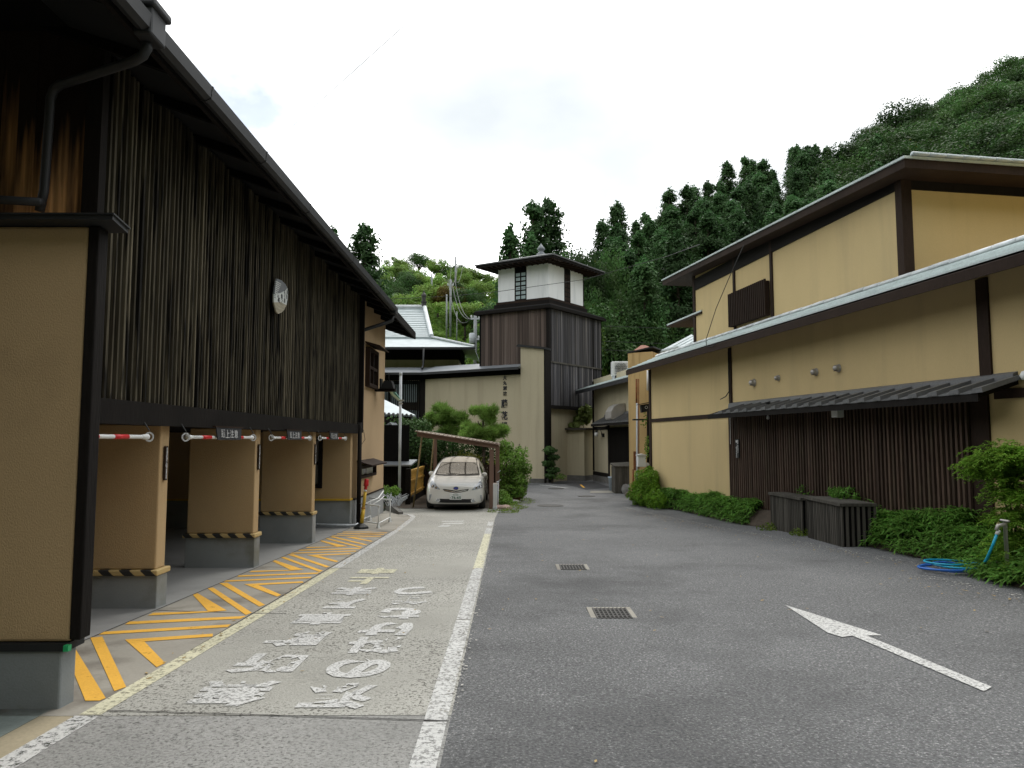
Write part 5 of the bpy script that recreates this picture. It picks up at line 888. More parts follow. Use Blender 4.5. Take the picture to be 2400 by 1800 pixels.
MB().box(-3.5, -3.36, 24.42, 24.56, -.7, a.z-.02).obj('post', DARK, gt); MB().box(-4.8, -3.3, 24.44, 24.54, .62, .70).obj('rail', DARK, gt); MB().box(-3.55, -3.2, 24.1, 24.5, -.7, -.38).obj('foot_stone', STONE, gt); MB().box(-4.9, -3.4, 24.6, 24.64, -.7, 2.0).obj('screen', BLACKW, gt)

# ------------------------------------------------------------------ the parked car
cx0, cy0, cg = -1.585, 21.2, -.605
car = thing('parked_car', 'pearl white hatchback parked nose out under the carport', 'car', (cx0, cy0+2.3, cg))
ST_ = [  # s, hw, zb, z4, (ws, zs), (wm, zm), (wr, zr), zc
 (.00, .50, .25, .50, .49, .60, .44, .665, .34, .70, .715), (.05, .70, .20, .52, .685, .63, .60, .715, .46, .765, .785), (.16, .81, .175, .56, .79, .70, .69, .80, .54, .84, .86),
 (.38, .868, .17, .60, .84, .79, .755, .885, .60, .925, .94), (.70, .886, .17, .62, .855, .88, .775, .96, .62, .99, 1.01), (1.00, .888, .17, .64, .855, .95, .775, 1.01, .66, 1.035, 1.06),
 (1.40, .888, .17, .64, .85, .985, .75, 1.12, .65, 1.20, 1.235), (1.85, .888, .17, .64, .845, 1.005, .725, 1.25, .60, 1.385, 1.42), (2.25, .888, .17, .64, .845, 1.02, .715, 1.30, .585, 1.475, 1.52), (2.8, .888, .17, .64, .845, 1.03, .71, 1.32, .58, 1.525, 1.57),
 (3.6, .885, .17, .64, .84, 1.04, .70, 1.30, .56, 1.49, 1.53), (4.2, .86, .19, .64, .81, 1.02, .67, 1.22, .52, 1.38, 1.42), (4.52, .80, .25, .62, .74, .98, .62, 1.1, .46, 1.2, 1.23), (4.6, .66, .33, .6, .62, .9, .5, 1.0, .38, 1.06, 1.08)]
mb = MB(); rows = []
for s_, hw, zb, z4, ws, zs, wm, zm, wr, zr, zc in ST_:
    h = [(hw*.55, zb), (hw*.90, zb+.01), (hw*.985, zb+.10), (hw, zb+.26), (hw, z4), (ws, zs), (wm, zm), (wr, zr), (wr*.5, zc-.012)]
    rows.append([(0, zb)]+h+[(0, zc)]+[(-x, z) for x, z in h[::-1]])
nr_ = len(rows[0])
mb.add([(cx0+x, cy0+st[0], cg+z) for st, row in zip(ST_, rows) for x, z in row], [(i*nr_+j, i*nr_+(j+1) % nr_, (i+1)*nr_+(j+1) % nr_, (i+1)*nr_+j) for i in range(len(rows)-1) for j in range(nr_)])
mb.f = [f[::-1] for f in mb.f]; mb.f += [tuple(range(nr_)), tuple(range((len(rows)-1)*nr_, len(rows)*nr_))[::-1]]; mb.m += [0, 0]
body = mb.obj('body', PEARL, None, True); sd_ = body.modifiers.new('s', 'SUBSURF'); sd_.levels = sd_.render_levels = 3
bpy.context.view_layer.update(); me = bpy.data.meshes.new_from_object(body.evaluated_get(bpy.context.evaluated_depsgraph_get())); body.modifiers.clear()
bvh = BVHTree.FromPolygons([v.co.copy() for v in me.vertices], [tuple(p.vertices) for p in me.polygons])
me.transform(Matrix.Translation(-wloc(car))); body.data = me; body.parent = car; me.polygons.foreach_set('use_smooth', [True]*len(me.polygons))
def patch(nm, pts, mat, off=.005, cuts=4, par=None, **p):     # a panel that follows the body's surface; outline surveyed from the photo
    bm = bmesh.new(); f = bm.faces.new([bm.verts.new((x, y, 0)) for x, y in pts]); bmesh.ops.triangulate(bm, faces=[f])
    bmesh.ops.subdivide_edges(bm, edges=bm.edges[:], cuts=cuts, use_grid_fill=True); vs = []; bm.verts.ensure_lookup_table()
    for v in bm.verts:
        d = ray(960+v.co.x/9.218, 1040+v.co.y/9.218); h = bvh.ray_cast(EYEV, d.normalized())
        nn = h[1] if h[0] is not None and h[1].dot(d) < 0 else (-h[1] if h[0] is not None else None); vs.append((h[0]+nn*off) if h[0] is not None else None)
    fs = [[v.index for v in f.verts] for f in bm.faces]; fs = [f for f in fs if all(vs[i] is not None for i in f)]; bm.free()
    m_ = MB(); m_.add([v if v is not None else Vector((cx0, cy0+1, cg+.5)) for v in vs], fs); return m_.obj(nm, mat, par or car, True, **p)
patch('windscreen', [(562, 655), (800, 668), (1050, 672), (1300, 670), (1500, 660), (1478, 530), (1445, 418), (1250, 408), (1050, 405), (850, 405), (690, 412), (620, 540)], SHADE, .005, 5)
patch('windscreen_edge', [(548, 668), (562, 655), (800, 668), (1050, 672), (1300, 670), (1500, 660), (1512, 680), (1300, 692), (1050, 690), (800, 690)], BLKPL, .007, 3)
for q in ([(562, 655), (620, 540), (690, 412), (682, 410), (610, 540), (548, 660)], [(1500, 660), (1478, 530), (1445, 418), (1453, 416), (1488, 530), (1512, 668)], [(690, 412), (850, 405), (1050, 405), (1250, 408), (1445, 418), (1447, 411), (1250, 400), (1050, 397), (850, 397), (690, 404)]): patch('windscreen_seal', q, BLKPL, .006, 3)
patch('wiper', [(1050, 668), (1300, 662), (1480, 640), (1485, 650), (1300, 676), (1050, 680)], BLKPL, .02, 2); patch('wiper', [(600, 668), (800, 676), (1000, 660), (1000, 670), (800, 688), (600, 678)], BLKPL, .02, 2)
patch('mirror_base', [(1045, 445), (1068, 445), (1065, 462), (1048, 462)], CREAMP, .008, 1)
patch('side_glass', [(1505, 440), (1545, 500), (1590, 600), (1598, 680), (1570, 700), (1535, 560)], CARGLASS, .004, 4)
for q in ([(738, 282), (745, 284), (672, 402), (660, 400)], [(1424, 285), (1432, 284), (1462, 412), (1448, 412)]): patch('roof_gap', q, BLKPL, .004, 3)
HLA = [(515, 792), (545, 845), (600, 915), (660, 985), (640, 992), (560, 970), (470, 945), (447, 925), (448, 880), (470, 815)]
HLB = [(1552, 815), (1510, 812), (1440, 885), (1370, 960), (1335, 1000), (1360, 1005), (1470, 985), (1560, 955), (1575, 930), (1572, 870)]
for q, lamps in ((HLA, [(500, 915, 30), (575, 945, 24)]), (HLB, [(1525, 925, 32), (1440, 955, 24)])):
    h_ = patch('headlight', q, LENSM, .006, 4)
    for u, v, r in lamps: patch('projector', [(u+r*math.cos(t), v+r*math.sin(t)*.85) for t in np.linspace(0, 2*math.pi, 14)[:-1]], BLKPL, .009, 1, h_); patch('projector', [(u+r*.55*math.cos(t), v+r*.5*math.sin(t)) for t in np.linspace(0, 2*math.pi, 12)[:-1]], CHROME, .012, 1, h_)
patch('grille', [(715, 976), (800, 985), (900, 999), (1000, 1022), (1110, 1000), (1200, 989), (1280, 978), (1255, 1022), (1120, 1046), (1000, 1070), (880, 1050), (748, 1020)], BLKPL, .006, 4)
patch('grille_chrome', [(745, 996), (880, 1014), (1000, 1042), (1120, 1016), (1250, 997), (1245, 1010), (1120, 1032), (1000, 1058), (880, 1032), (760, 1012)], CHROME, .011, 3)
patch('lower_intake', [(600, 1186), (760, 1192), (1000, 1196), (1250, 1196), (1390, 1192), (1422, 1250), (1385, 1274), (1200, 1276), (1000, 1276), (800, 1275), (620, 1268), (565, 1245)], BLKPL, .005, 4)
for u, v in ((614, 1222), (1366, 1232)): f_ = patch('fog_lamp', [(u+44*math.cos(t), v+42*math.sin(t)) for t in np.linspace(0, 2*math.pi, 16)[:-1]], CHROME, .012, 1); patch('lens', [(u+34*math.cos(t), v+32*math.sin(t)) for t in np.linspace(0, 2*math.pi, 16)[:-1]], LENSM, .016, 1, f_)
patch('running_light', [(432, 1095), (482, 1090), (468, 1140), (440, 1225), (425, 1222), (425, 1150)], LENSM, .006, 2); patch('running_light', [(1518, 1110), (1556, 1108), (1562, 1170), (1560, 1240), (1546, 1245), (1530, 1180)], LENSM, .006, 2)
patch('bonnet_seam', [(665, 886), (1000, 884), (1400, 890), (1400, 893), (1000, 888), (665, 890)], GALV, .002, 3)
def ell(u, v, rx, ry, n=18): return [(u+rx*math.cos(t), v+ry*math.sin(t)) for t in np.linspace(0, 2*math.pi, n+1)[:-1]]
em = patch('badge', ell(1000, 963, 56, 36), CHROME, .012, 1); patch('badge_inner', ell(1000, 963, 49, 30), BLUEM, .015, 1, em); patch('badge_oval', ell(1000, 951, 40, 12), CHROME, .017, 1, em); patch('badge_oval', ell(1000, 951, 32, 7), BLUEM, .019, 1, em); patch('badge_oval', ell(1000, 966, 15, 25), CHROME, .0185, 1, em); patch('badge_oval', ell(1000, 968, 9, 19), BLUEM, .0205, 1, em)
pc = bvh.ray_cast(EYEV, ray(960+992/9.218, 1040+1144/9.218).normalized())[0]; py = pc.y-.05
pz0, pz1 = on_y(1068, 1040+1210/9.218, py).z, on_y(1068, 1040+1080/9.218, py).z; px = on_y(960+992/9.218, 1160, py).x; W_ = (pz1-pz0)*2
pt = MB().box(px-W_/2, px+W_/2, py, py+.09, pz0, pz1).obj('number_plate', PLATEM, car, bevel=.004)
text('plate_text', '大分 330', .045, PLATEG, pt, (px, py-.004, pz1-.035), (1, 0, 0), (0, 0, 1), .001, .001, fit=(.16, .036)); text('plate_text', 'す', .03, PLATEG, pt, (px-W_*.42, py-.004, pz0+.055), (1, 0, 0), (0, 0, 1), .001, .001); text('plate_text', '76-65', .1, PLATEG, pt, (px+W_*.06, py-.004, pz0+.062), (1, 0, 0), (0, 0, 1), .001, .002, fit=(W_*.78, .078))
for u, v, sg in ((475, 640, -1), (1612, 665, 1)):
    q = on_y(960+u/9.218, 1040+v/9.218, cy0+1.25); m_ = MB().lathe([(0, -.09), (.055, -.075), (.09, 0), (.075, .06), (0, .085)], (0, 0, 0), 14); m_.v = [(q.x+x*1.05, q.y+y*.9, q.z+z*.85) for x, y, z in m_.v]
    h_ = m_.obj('wing_mirror', PEARL, car, True); MB().tube([(q.x-sg*.05, q.y+.03, q.z-.06), (q.x-sg*.16, q.y+.08, q.z-.12)], .03, 6).obj('stalk', BLKPL, h_); MB().lathe([(0, 0), (.07, .0), (.0, .01)], (q.x, q.y+.075, q.z), 12, 'y').obj('glass', CHROME, h_)
for sx in (-1, 1):
    for s_ in (.93, 3.71):
        c_ = Vector((cx0+sx*.79, cy0+s_, cg+.31)); w_ = MB().lathe([(.20, -.1), (.29, -.1), (.315, -.07), (.315, .07), (.29, .1), (.20, .1)], c_, 28, 'x').obj('wheel', BLKRUB, car, True); MB().lathe([(0, -.105), (.05, -.105), (.2, -.09), (.205, .09), (.05, .105), (0, .105)], c_, 10, 'x').obj('rim', STEEL, w_)
MB().box(cx0-.72, cx0+.72, cy0+.25, cy0+4.3, cg+.14, cg+.2).obj('underbody', BLKPL, car)

# ------------------------------------------------------------------ wooden planter boxes
def planter(label, A, B, depth, ztop):
    A = Vector((A[0], A[1], 0)); B = Vector((B[0], B[1], 0)); d = (B-A).normalized(); n_ = Vector((-d.y, d.x, 0)); n_ = n_ if n_.x > 0 else -n_; L_ = (B-A).length
    g0 = min(G(A.x, A.y), G(B.x, B.y)); t = thing('planter_box', label, 'planter', ((A+B)/2+Vector((0, 0, g0))), 'slatted wooden planter boxes')
    f = lambda a, b, c: Vector((A.x, A.y, 0))+d*a+n_*b+Vector((0, 0, c)); rz = math.atan2(d.y, d.x)
    MB().lbox(f, .02, L_-.02, .03, depth, g0-.05, ztop-.03).obj('liner', BLACKW, t); MB().lbox(f, -.03, L_+.03, -.03, depth+.03, ztop-.03, ztop+.02).obj('top_board', GREYW, t)
    n = int(L_/.072); h = ztop-.03-g0; sm = boxmesh('slat', .042, .028, h, GREYW)
    for k in range(n+1): place('slat', sm, t, f(.02+(L_-.04)*k/n, .016, g0), rz)
    ns = int(depth/.09)
    for k in range(1, ns+1):
        for a in (.0, L_): place('slat', sm, t, f(a, depth*k/ns, g0), rz+math.pi/2)
    return t, f, L_
def pA(u, v, c): return on_r(u, v, 0, c)
a = pA(1807, 1238, 7.95); b = pA(1880, 1246, 7.80); zt = pA(1806, 1156, 7.95).z
planter('slatted grey wooden planter box, the flush one farther down the slat wall', (a.x, a.y), (b.x, b.y), .42, zt)
a = pA(1893, 1249, 7.70); b = pA(1974, 1264, 7.42); zt2 = pA(1893, 1166, 7.70).z
planter('slatted grey wooden planter box set askew, with its wide top showing', (a.x, a.y), (b.x, b.y), .55, zt2)
sb_ = on_y(1442, 1155, 28.0); t = thing('timber_bin', 'dark timber waste bin box standing by the orange pillar', 'bin', (4.5, 28.2, -.62)); x0, x1 = sb_.x, sb_.x+.85
MB().box(x0+.03, x1, 28.03, 28.9, -.68, .42).obj('liner', BLACKW, t); sm = boxmesh('plank', .115, .03, 1.05, GREYW)
for k in range(7): place('plank', sm, t, (x0+.07+k*.12, 28.0, -.63))
for k in range(7): place('plank', sm, t, (x0, 28.07+k*.12, -.63), math.pi/2)
MB().hexa([(x0-.05, 27.95, .42), (x1, 27.95, .42), (x1, 29, .55), (x0-.05, 29, .5), (x0-.05, 27.95, .47), (x1, 27.95, .47), (x1, 29, .60), (x0-.05, 29, .55)]).obj('lid', GREYW, t)
p = on_g(1437, 1150); t = thing('plastic_bin', 'pale blue plastic bin beside the dark timber box', 'bin', p); MB().lathe([(.15, 0), (.19, .52), (.215, .53), (.215, .57), (.19, .57), (.14, .02)], p, 18).obj('tub', PLASTIC_BIN, t, True); MB().lathe([(0, .54), (.18, .55), (0, .56)], p, 18).obj('liner_bag', CREAMP, t, True)
def rock(nm, label, p, r, mat=STONE, seed=1, sz=(1, 1, .7)):
    rg = np.random.default_rng(seed); m_ = MB(); vs = []; a_, b_ = 9, 12
    for i in range(a_+1):
        for j in range(b_):
            th, ph = math.pi*i/a_, 2*math.pi*j/b_; k = r*(1+.18*math.sin(3*ph+seed)*math.sin(2*th)+rg.uniform(-.06, .06)); vs.append((p.x+k*sz[0]*math.sin(th)*math.cos(ph), p.y+k*sz[1]*math.sin(th)*math.sin(ph), p.z+k*sz[2]*math.cos(th)))
    m_.add(vs, [(i*b_+j, i*b_+(j+1) % b_, (i+1)*b_+(j+1) % b_, (i+1)*b_+j) for i in range(a_) for j in range(b_)]); return m_.obj(nm, mat, at=p, smooth=True, label=label, category='rock')
p = on_g(1489, 1163); rock('garden_stone', 'brown rounded stone at the foot of the orange pillar', p+Vector((0, 0, .05)), .32, pmat('brown stone', (.12, .10, .075), .9, .3, 4, .2, 30, bump=.3), 3, (1.2, 1, .6))
p = on_g(1473, 1157); rock('garden_stone', 'dark upright stone beside the timber bin', p+Vector((0, 0, .1)), .27, STONE, 5, (1, 1, 1))
for u, v, r, lb, sd2 in [(1176, 1192, .22, 'pinkish flat stone beside the white bollard', 6), (1200, 1178, .2, 'grey stone behind the grassy kerb', 7)]: p = on_g(u, v); rock('garden_stone', lb, p, r, pmat('pinkish stone', (.26, .19, .16), .9, .25, 5, .2, 30, bump=.3) if sd2 == 6 else STONE, sd2, (1.5, 1, .5))
p = on_g(1204, 1173); t = thing('flower_pot', 'dark shallow flower pot with terracotta saucer under the shrub', 'pot', p+Vector((0, .3, 0))); q = p+Vector((0, .3, .12)); MB().lathe([(.13, 0), (.2, .2), (.23, .21), (.23, .25), (.19, .25)], q, 16).obj('bowl', STONE, t, True); MB().lathe([(.1, -.1), (.18, .0), (.0, .01)], q+Vector((.12, -.15, -.02)), 14).obj('saucer', POTM, t)
# hose and its tap
hp = on_g(2246, 1345); t = thing('garden_hose', 'blue and turquoise garden hose coiled on the asphalt edge', 'hose', hp)
tap = on_r(2336, 1253, 1.3); pts = []
hr_ = random.Random(8); q_ = (0, 0, .3, .22); prev_ = q_
for k in range(64):
    if k % 16 == 0: q_ = (hr_.uniform(-.12, .16), hr_.uniform(-.10, .10), hr_.uniform(.24, .38), hr_.uniform(.2, .36))
    a = k*2*math.pi/16; f_ = min(1, (k % 16)/5); c0 = q_ if k < 16 else tuple(o_+(n_-o_)*f_ for o_, n_ in zip(prev_, q_))
    if k % 16 == 15: prev_ = q_
    pts.append(Vector((hp.x+.05+c0[0]+c0[2]*math.cos(a), hp.y+.15+c0[1]+c0[3]*math.sin(a), G(hp.x, hp.y)+.02+.0016*k)))
MB().tube(pts[:40], .014, 8).obj('coil', HOSE1, t, True); MB().tube(pts[38:], .012, 8).obj('coil', HOSE2, t, True)
e_ = pts[-1]; MB().tube([e_, e_.lerp(tap, .25)+Vector((.1, 0, -.1)), on_r(2312, 1312, 1.35), on_r(2326, 1280, 1.33), tap], .016, 8).obj('riser', HOSE2, t, True)
f0 = on_g(2190, 1316); MB().tube([pts[0], pts[0].lerp(f0, .5)+Vector((0, -.06, .0)), f0+Vector((.1, 0, .02)), f0+Vector((0, .12, .03))], .012, 8).obj('tail', HOSE2, t, True); MB().tube([tap, tap+Vector((.03, 0, .05))], .022, 8).obj('connector', CREAMP, t, True)
t = thing('standpipe', 'steel standpipe with tap in the nandina at the hose end', 'standpipe', tap); MB().tube([tap+Vector((.12, .02, -.55)), tap+Vector((.12, .02, .12)), tap+Vector((.02, 0, .10)), tap+Vector((0, 0, .05))], .022, 8).obj('pipe', STEEL, t, True); MB().tube([tap+Vector((.12, -.05, .16)), tap+Vector((.12, .09, .16))], .014, 6).obj('handle', STEEL, t)

# ------------------------------------------------------------------ plants near the lane
def shell(c, r, n, thick=.4, lump=.18, seed=0, zmin=-1.0):
    rg = np.random.default_rng(seed+17); d = rg.normal(size=(n*2, 3)); d /= np.linalg.norm(d, axis=1)[:, None]; d = d[d[:, 2] > zmin][:n]
    k = 1-thick*rg.random(len(d))**1.7; ph = rg.uniform(0, 6.28, 3); lu = 1+lump*(np.sin(d[:, 0]*5+ph[0])+np.sin(d[:, 1]*6+ph[1])+np.sin(d[:, 2]*7+ph[2]))/1.7
    return np.array(c)+d*np.array(r)*(k*lu)[:, None], d
def plant(nm, label, cat, base, blobs, mat, leaf, aspect, stems=(), up=.3, group=None, stuff=False, seed=0, thick=.4):
    P = []; Nn = []
    for i, (c, r, n) in enumerate(blobs): a, b = shell(c, r, n, thick, seed=seed*31+i); P.append(a); Nn.append(b)
    P = np.concatenate(P); Nn = np.concatenate(Nn); q = cards(P-np.array(base), leaf, Nn, up, aspect, np.random.default_rng(seed))
    if stuff: o = place(nm, quads_mesh(nm, q, [mat]), None, base, kind='stuff', label=label, category=cat); return o
    t = thing(nm, label, cat, base, group); place('foliage', quads_mesh('foliage', q, [mat]), t, base)
    if stems:
        m_ = MB()
        for s in stems: m_.tube(s[0], s[1], 7, s[1]*.45)
        m_.obj('stem', BARK, t, True)
    return t
def bl(u, v, Y, ru, rv, ry, n): c = on_y(u, v, Y); k = Y/FPX; return ((c.x, c.y, c.z), (ru*k, ry, rv*k), n)
V3 = Vector
plant('camellia_tree', 'big dark glossy camellia bush behind the pale pole', 'bush', (-3.9, 28, -.6), [bl(955, 1045, 28, 62, 62, .9, 2600), bl(925, 1075, 27.3, 40, 48, .7, 1300), bl(1000, 1055, 28.3, 42, 40, .7, 1300), bl(975, 1005, 28.4, 38, 24, .6, 900), bl(1020, 1035, 28.6, 30, 24, .6, 700), bl(940, 1120, 27.2, 45, 35, .7, 900)], LF_CAM, .14, .5, [([(-3.9, 28, -.6), (-3.8, 28.05, .6), (-3.6, 28.1, 1.6)], .09), ([(-3.85, 28, .2), (-4.4, 27.8, 1.2)], .05)], seed=1)
plant('azalea_bush', 'yellow green clipped bush behind the car roof', 'bush', (-1.9, 28.6, -.6), [bl(1075, 1080, 28.8, 60, 22, .6, 1500), bl(1130, 1085, 28.9, 35, 26, .6, 900)], LF_YEL, .085, .5, [([(-1.9, 28.7, -.6), (-1.9, 28.7, .4)], .05)], seed=2)
plant('maple_bush', 'feathery dark bush between the prop pole and the car', 'bush', (-2.9, 28.9, -.6), [bl(1040, 1060, 29, 45, 30, .8, 1500), bl(1095, 1045, 29.4, 50, 22, .8, 1200), bl(1010, 1095, 28.2, 36, 24, .6, 900)], LF_BROAD, .12, .4, [([(-2.9, 28.9, -.6), (-2.8, 29, .8)], .05)], seed=3)
plant('low_shrub', 'small shrub filling the corner under the carport post', 'bush', (-.9, 29, -.6), [bl(1140, 1060, 29, 24, 40, .6, 900)], LF_BROAD, .12, .45, [([(-.9, 29, -.6), (-.9, 29, .6)], .05)], seed=4)
def pads(lst, seed):
    P, Nn = [], []
    for i, b in enumerate(lst): a, d = shell(*b, thick=.8, lump=.25, seed=seed*13+i, zmin=-.75); P.append(a); Nn.append(d)
    return np.concatenate(P), np.concatenate(Nn)
def pine(label, base, lst, limbs, seed):
    t = thing('garden_pine', label, 'pine tree', base); P, Nn = pads(sub(lst, seed), seed); rg = np.random.default_rng(seed)
    Nn = Nn*.5+np.array([0, 0, .8]); d = Nn+rg.normal(size=P.shape)*.5; d /= np.linalg.norm(d, axis=1)[:, None]; s = np.cross(d, rg.normal(size=P.shape)); s /= np.linalg.norm(s, axis=1)[:, None]
    Lh = rg.uniform(.10, .26, len(P))[:, None]; P = P-np.array(base); q = np.stack([P-s*.009, P+s*.009, P+s*.004+d*Lh, P-s*.004+d*Lh], 1).reshape(-1, 3)
    q2 = cards(P[::4], .12, Nn[::4], .5, .22, rg); place('foliage', quads_mesh('foliage', np.concatenate([q, q2]), [LF_PINE]), t, base)
    m_ = MB()
    for pts, r in limbs: m_.tube(pts, r, 8, r*.5)
    m_.obj('trunk', BARK, t, True)
def g3(u, v, Y): return on_y(u, v, Y)
def sub(lst, seed):
    rg = np.random.default_rng(seed); o = []
    for c, r, n in lst:
        for _ in range(11): o.append(((c[0]+rg.uniform(-.85, .85)*r[0], c[1]+rg.uniform(-.8, .8)*r[1], c[2]+rg.uniform(-.7, .9)*r[2]), (r[0]*rg.uniform(.2, .42), r[1]*rg.uniform(.25, .45), r[2]*rg.uniform(.35, .7)), n//9))
    return o
pine('dark spreading garden pine with upright candles nearest the slatted window', (-2.2, 29.6, -.6), [bl(1038, 972, 29.6, 30, 20, .5, 4200), bl(1068, 990, 29.5, 30, 16, .5, 3600), bl(1022, 990, 29.7, 20, 15, .4, 1800), bl(1055, 1012, 29.6, 22, 11, .4, 1600)], [([(-2.3, 29.7, -.6), g3(1042, 1045, 29.7), g3(1048, 1015, 29.6), g3(1040, 985, 29.6)], .08), ([g3(1046, 1020, 29.6), g3(1062, 1005, 29.55), g3(1078, 998, 29.5)], .045), ([g3(1046, 1012, 29.6), g3(1028, 998, 29.7)], .035)], 5)
pine('cloud pruned garden pine with one round pad above two wide pads', (-1.0, 28.4, -.6), [bl(1135, 977, 28.4, 29, 17, .5, 4200), bl(1110, 1013, 28.4, 28, 13, .5, 3200), bl(1158, 1018, 28.4, 31, 14, .5, 3600), bl(1128, 1030, 28.3, 30, 8, .5, 2000), bl(1100, 1024, 28.2, 18, 8, .4, 1200)], [([(-1.05, 28.5, -.6), g3(1134, 1060, 28.5), g3(1131, 1030, 28.4), g3(1133, 1005, 28.4), g3(1132, 985, 28.4)], .075), ([g3(1132, 1002, 28.4), g3(1122, 993, 28.4), g3(1120, 986, 28.4)], .03), ([g3(1132, 1000, 28.4), g3(1148, 994, 28.4), g3(1152, 986, 28.4)], .03), ([g3(1132, 1032, 28.4), g3(1160, 1030, 28.4)], .04)], 6)
plant('flowering_shrub', 'tall light green shrub with thin shoots beside the carport post', 'shrub', (.0, 25.3, -.6), [bl(1195, 1095, 25.4, 33, 44, .6, 2600), bl(1215, 1125, 25.2, 26, 36, .5, 1500), bl(1185, 1055, 25.5, 18, 22, .4, 800), bl(1222, 1070, 25.4, 16, 24, .3, 420), bl(1235, 1098, 25.2, 12, 14, .3, 260), bl(1200, 1150, 25, 30, 20, .5, 900)], LF_SHR, .105, .38, [([(.0, 25.4, -.6), g3(1205, 1080, 25.4), g3(1218, 1040, 25.4)], .03), ([(.02, 25.4, -.5), g3(1185, 1060, 25.5), g3(1180, 1035, 25.5)], .03), ([(.05, 25.3, -.5), g3(1230, 1060, 25.3), g3(1232, 1045, 25.3)], .02)], seed=7)
plant('topiary_tree', 'small tiered clipped tree at the foot of the dark tower post', 'tree', (2.15, 34.4, -.6), [bl(1288, 1056, 34.4, 16, 9, .35, 520), bl(1297, 1072, 34.4, 13, 7, .3, 420), bl(1285, 1086, 34.4, 15, 7, .35, 420), bl(1296, 1102, 34.4, 15, 8, .35, 420), bl(1290, 1115, 34.3, 14, 5, .3, 260)], LF_CAM, .12, .45, [([(2.15, 34.4, -.6), (2.2, 34.4, .4), (2.1, 34.4, 1.0)], .05)], seed=8)
plant('broad_leaf_vine', 'pale big-leaved vine growing over the low screen wall', 'vine', (4.0, 37.6, 2.0), [bl(1372, 970, 37.6, 17, 22, .4, 170), bl(1360, 985, 37.6, 18, 12, .3, 110), bl(1335, 996, 37.4, 20, 4, .3, 60)], leafmat('large vine leaves', (.19, .25, .08), .3, 0, .35, 2), .30, .85, [([(4.0, 37.7, 1.9), (4.1, 37.7, 3.0)], .02)], seed=9)
plant('corner_shrub', 'small shrub with arching leaves beside the kerb stone', 'shrub', (-3.75, 21.9, -.6), [bl(905, 1155, 21.9, 18, 14, .3, 420), bl(925, 1152, 22, 12, 12, .3, 260)], LF_SHR, .11, .35, [([(-3.75, 21.9, -.6), (-3.7, 21.9, -.2)], .02)], seed=10)
m_ = MB(); rg = random.Random(4)
for k in range(60): a = rg.uniform(0, 6.28); l = rg.uniform(.2, .5); b = Vector((-3.35+rg.uniform(-.15, .2), 21.0+rg.uniform(-.2, .2), -.42)); m_.tube([b, b+Vector((math.cos(a)*l*.35, math.sin(a)*l*.3, l*.55)), b+Vector((math.cos(a)*l*.75, math.sin(a)*l*.5, l*.7))], .006, 4)
m_.obj('dry_twig_bundle', GALV, at=(-3.35, 21, -.55), label='pale dry twig bundle lying behind the white steel rack', category='twigs')
# beds along the inn
bedpts = [on_g(u, v) for u, v in [(1470, 1180), (1598, 1197), (1714, 1224), (1797, 1239), (1885, 1252), (1978, 1268), (2152, 1307), (2278, 1346), (2400, 1382)]]
eds = [(sR(p), (p-Vector((CR, 0, 0))).dot(nR)) for p in bedpts][::-1]; eds = [(3.5, eds[0][1])]+eds
def edge_o(s): return float(np.interp(s, [e[0] for e in eds], [e[1] for e in eds]))
vs = []; ss = np.arange(3.5, 23.9, .4)
for s in ss:
    for t_ in np.linspace(0, 1, 5): q = RL(s, edge_o(s)*(1-t_), 0); gz = G(q.x, q.y); vs.append((q.x, q.y, gz+.004+(max(-.06, gz+.25)-gz)*math.sin(t_*1.57)))
MB().add(vs, [(i*5+j, i*5+j+1, i*5+j+6, i*5+j+5) for i in range(len(ss)-1) for j in range(4)]).obj('planting_bed', SOIL, **ST)
def blades(base, az, length, droop, width, rg):
    d = np.stack([np.cos(az), np.sin(az), np.zeros_like(az)], 1); sd_ = np.stack([-np.sin(az), np.cos(az), np.zeros_like(az)], 1); L_ = length[:, None]; up = np.array([0, 0, 1.0])
    m = base+d*L_*.42+up*(L_*(.16-droop[:, None]*.25)); e = base+d*L_+up*(L_*(.12-droop[:, None])); sw_ = sd_*(width[:, None]*.5)+up*(rg.uniform(-.3, .3, len(az))*width)[:, None]
    return np.stack([base, m-sw_, e, m+sw_], 1).reshape(-1, 3)
def bed(nm, label, s0, s1, n, hfun, mat, leaf, aspect, seed, out=.0, cat='ground cover'):
    rg = np.random.default_rng(seed); B = []; A_ = []; LL = []; DD = []
    for _ in range(n//6):
        s = rg.uniform(s0, s1); eo = edge_o(s)+out; t_ = rg.random(); o = eo*(1-t_)+.03; q = RL(s, o, 0); gz = G(q.x, q.y)+.2*math.sin(min(1, t_*1.2)*1.57)
        h = hfun(s, t_)*(.95+.16*math.sin(s*2.3+t_*3)+.16*math.sin(s*6.1+t_*7)); tip = np.array([q.x, q.y, gz+max(.03, h)*(1-.6*rg.random()**2.2)]); k = rg.integers(5, 9); a0 = rg.uniform(0, 6.28)
        for i in range(k): B.append(tip+rg.normal(size=3)*.012); A_.append(a0+i*6.28/k+rg.normal()*.3); LL.append(leaf*rg.uniform(.6, 1.25)); DD.append(rg.uniform(-.25, .75))
    b = RL((s0+s1)/2, .4, -.3); LL = np.array(LL); q = blades(np.array(B)-np.array(b), np.array(A_), LL, np.array(DD), LL*aspect*.8, rg); place(nm, quads_mesh(nm, q, [mat]), None, b, kind='stuff', label=label, category=cat)
hB = lambda s, t_: .34*math.sin(min(1, t_*1.5+.12)*1.57)
bed('bamboo_grass', 'low green bamboo grass along the ochre wall past the planters', 16.4, 23.4, 11500, hB, LF_SASA, .15, .22, 21)
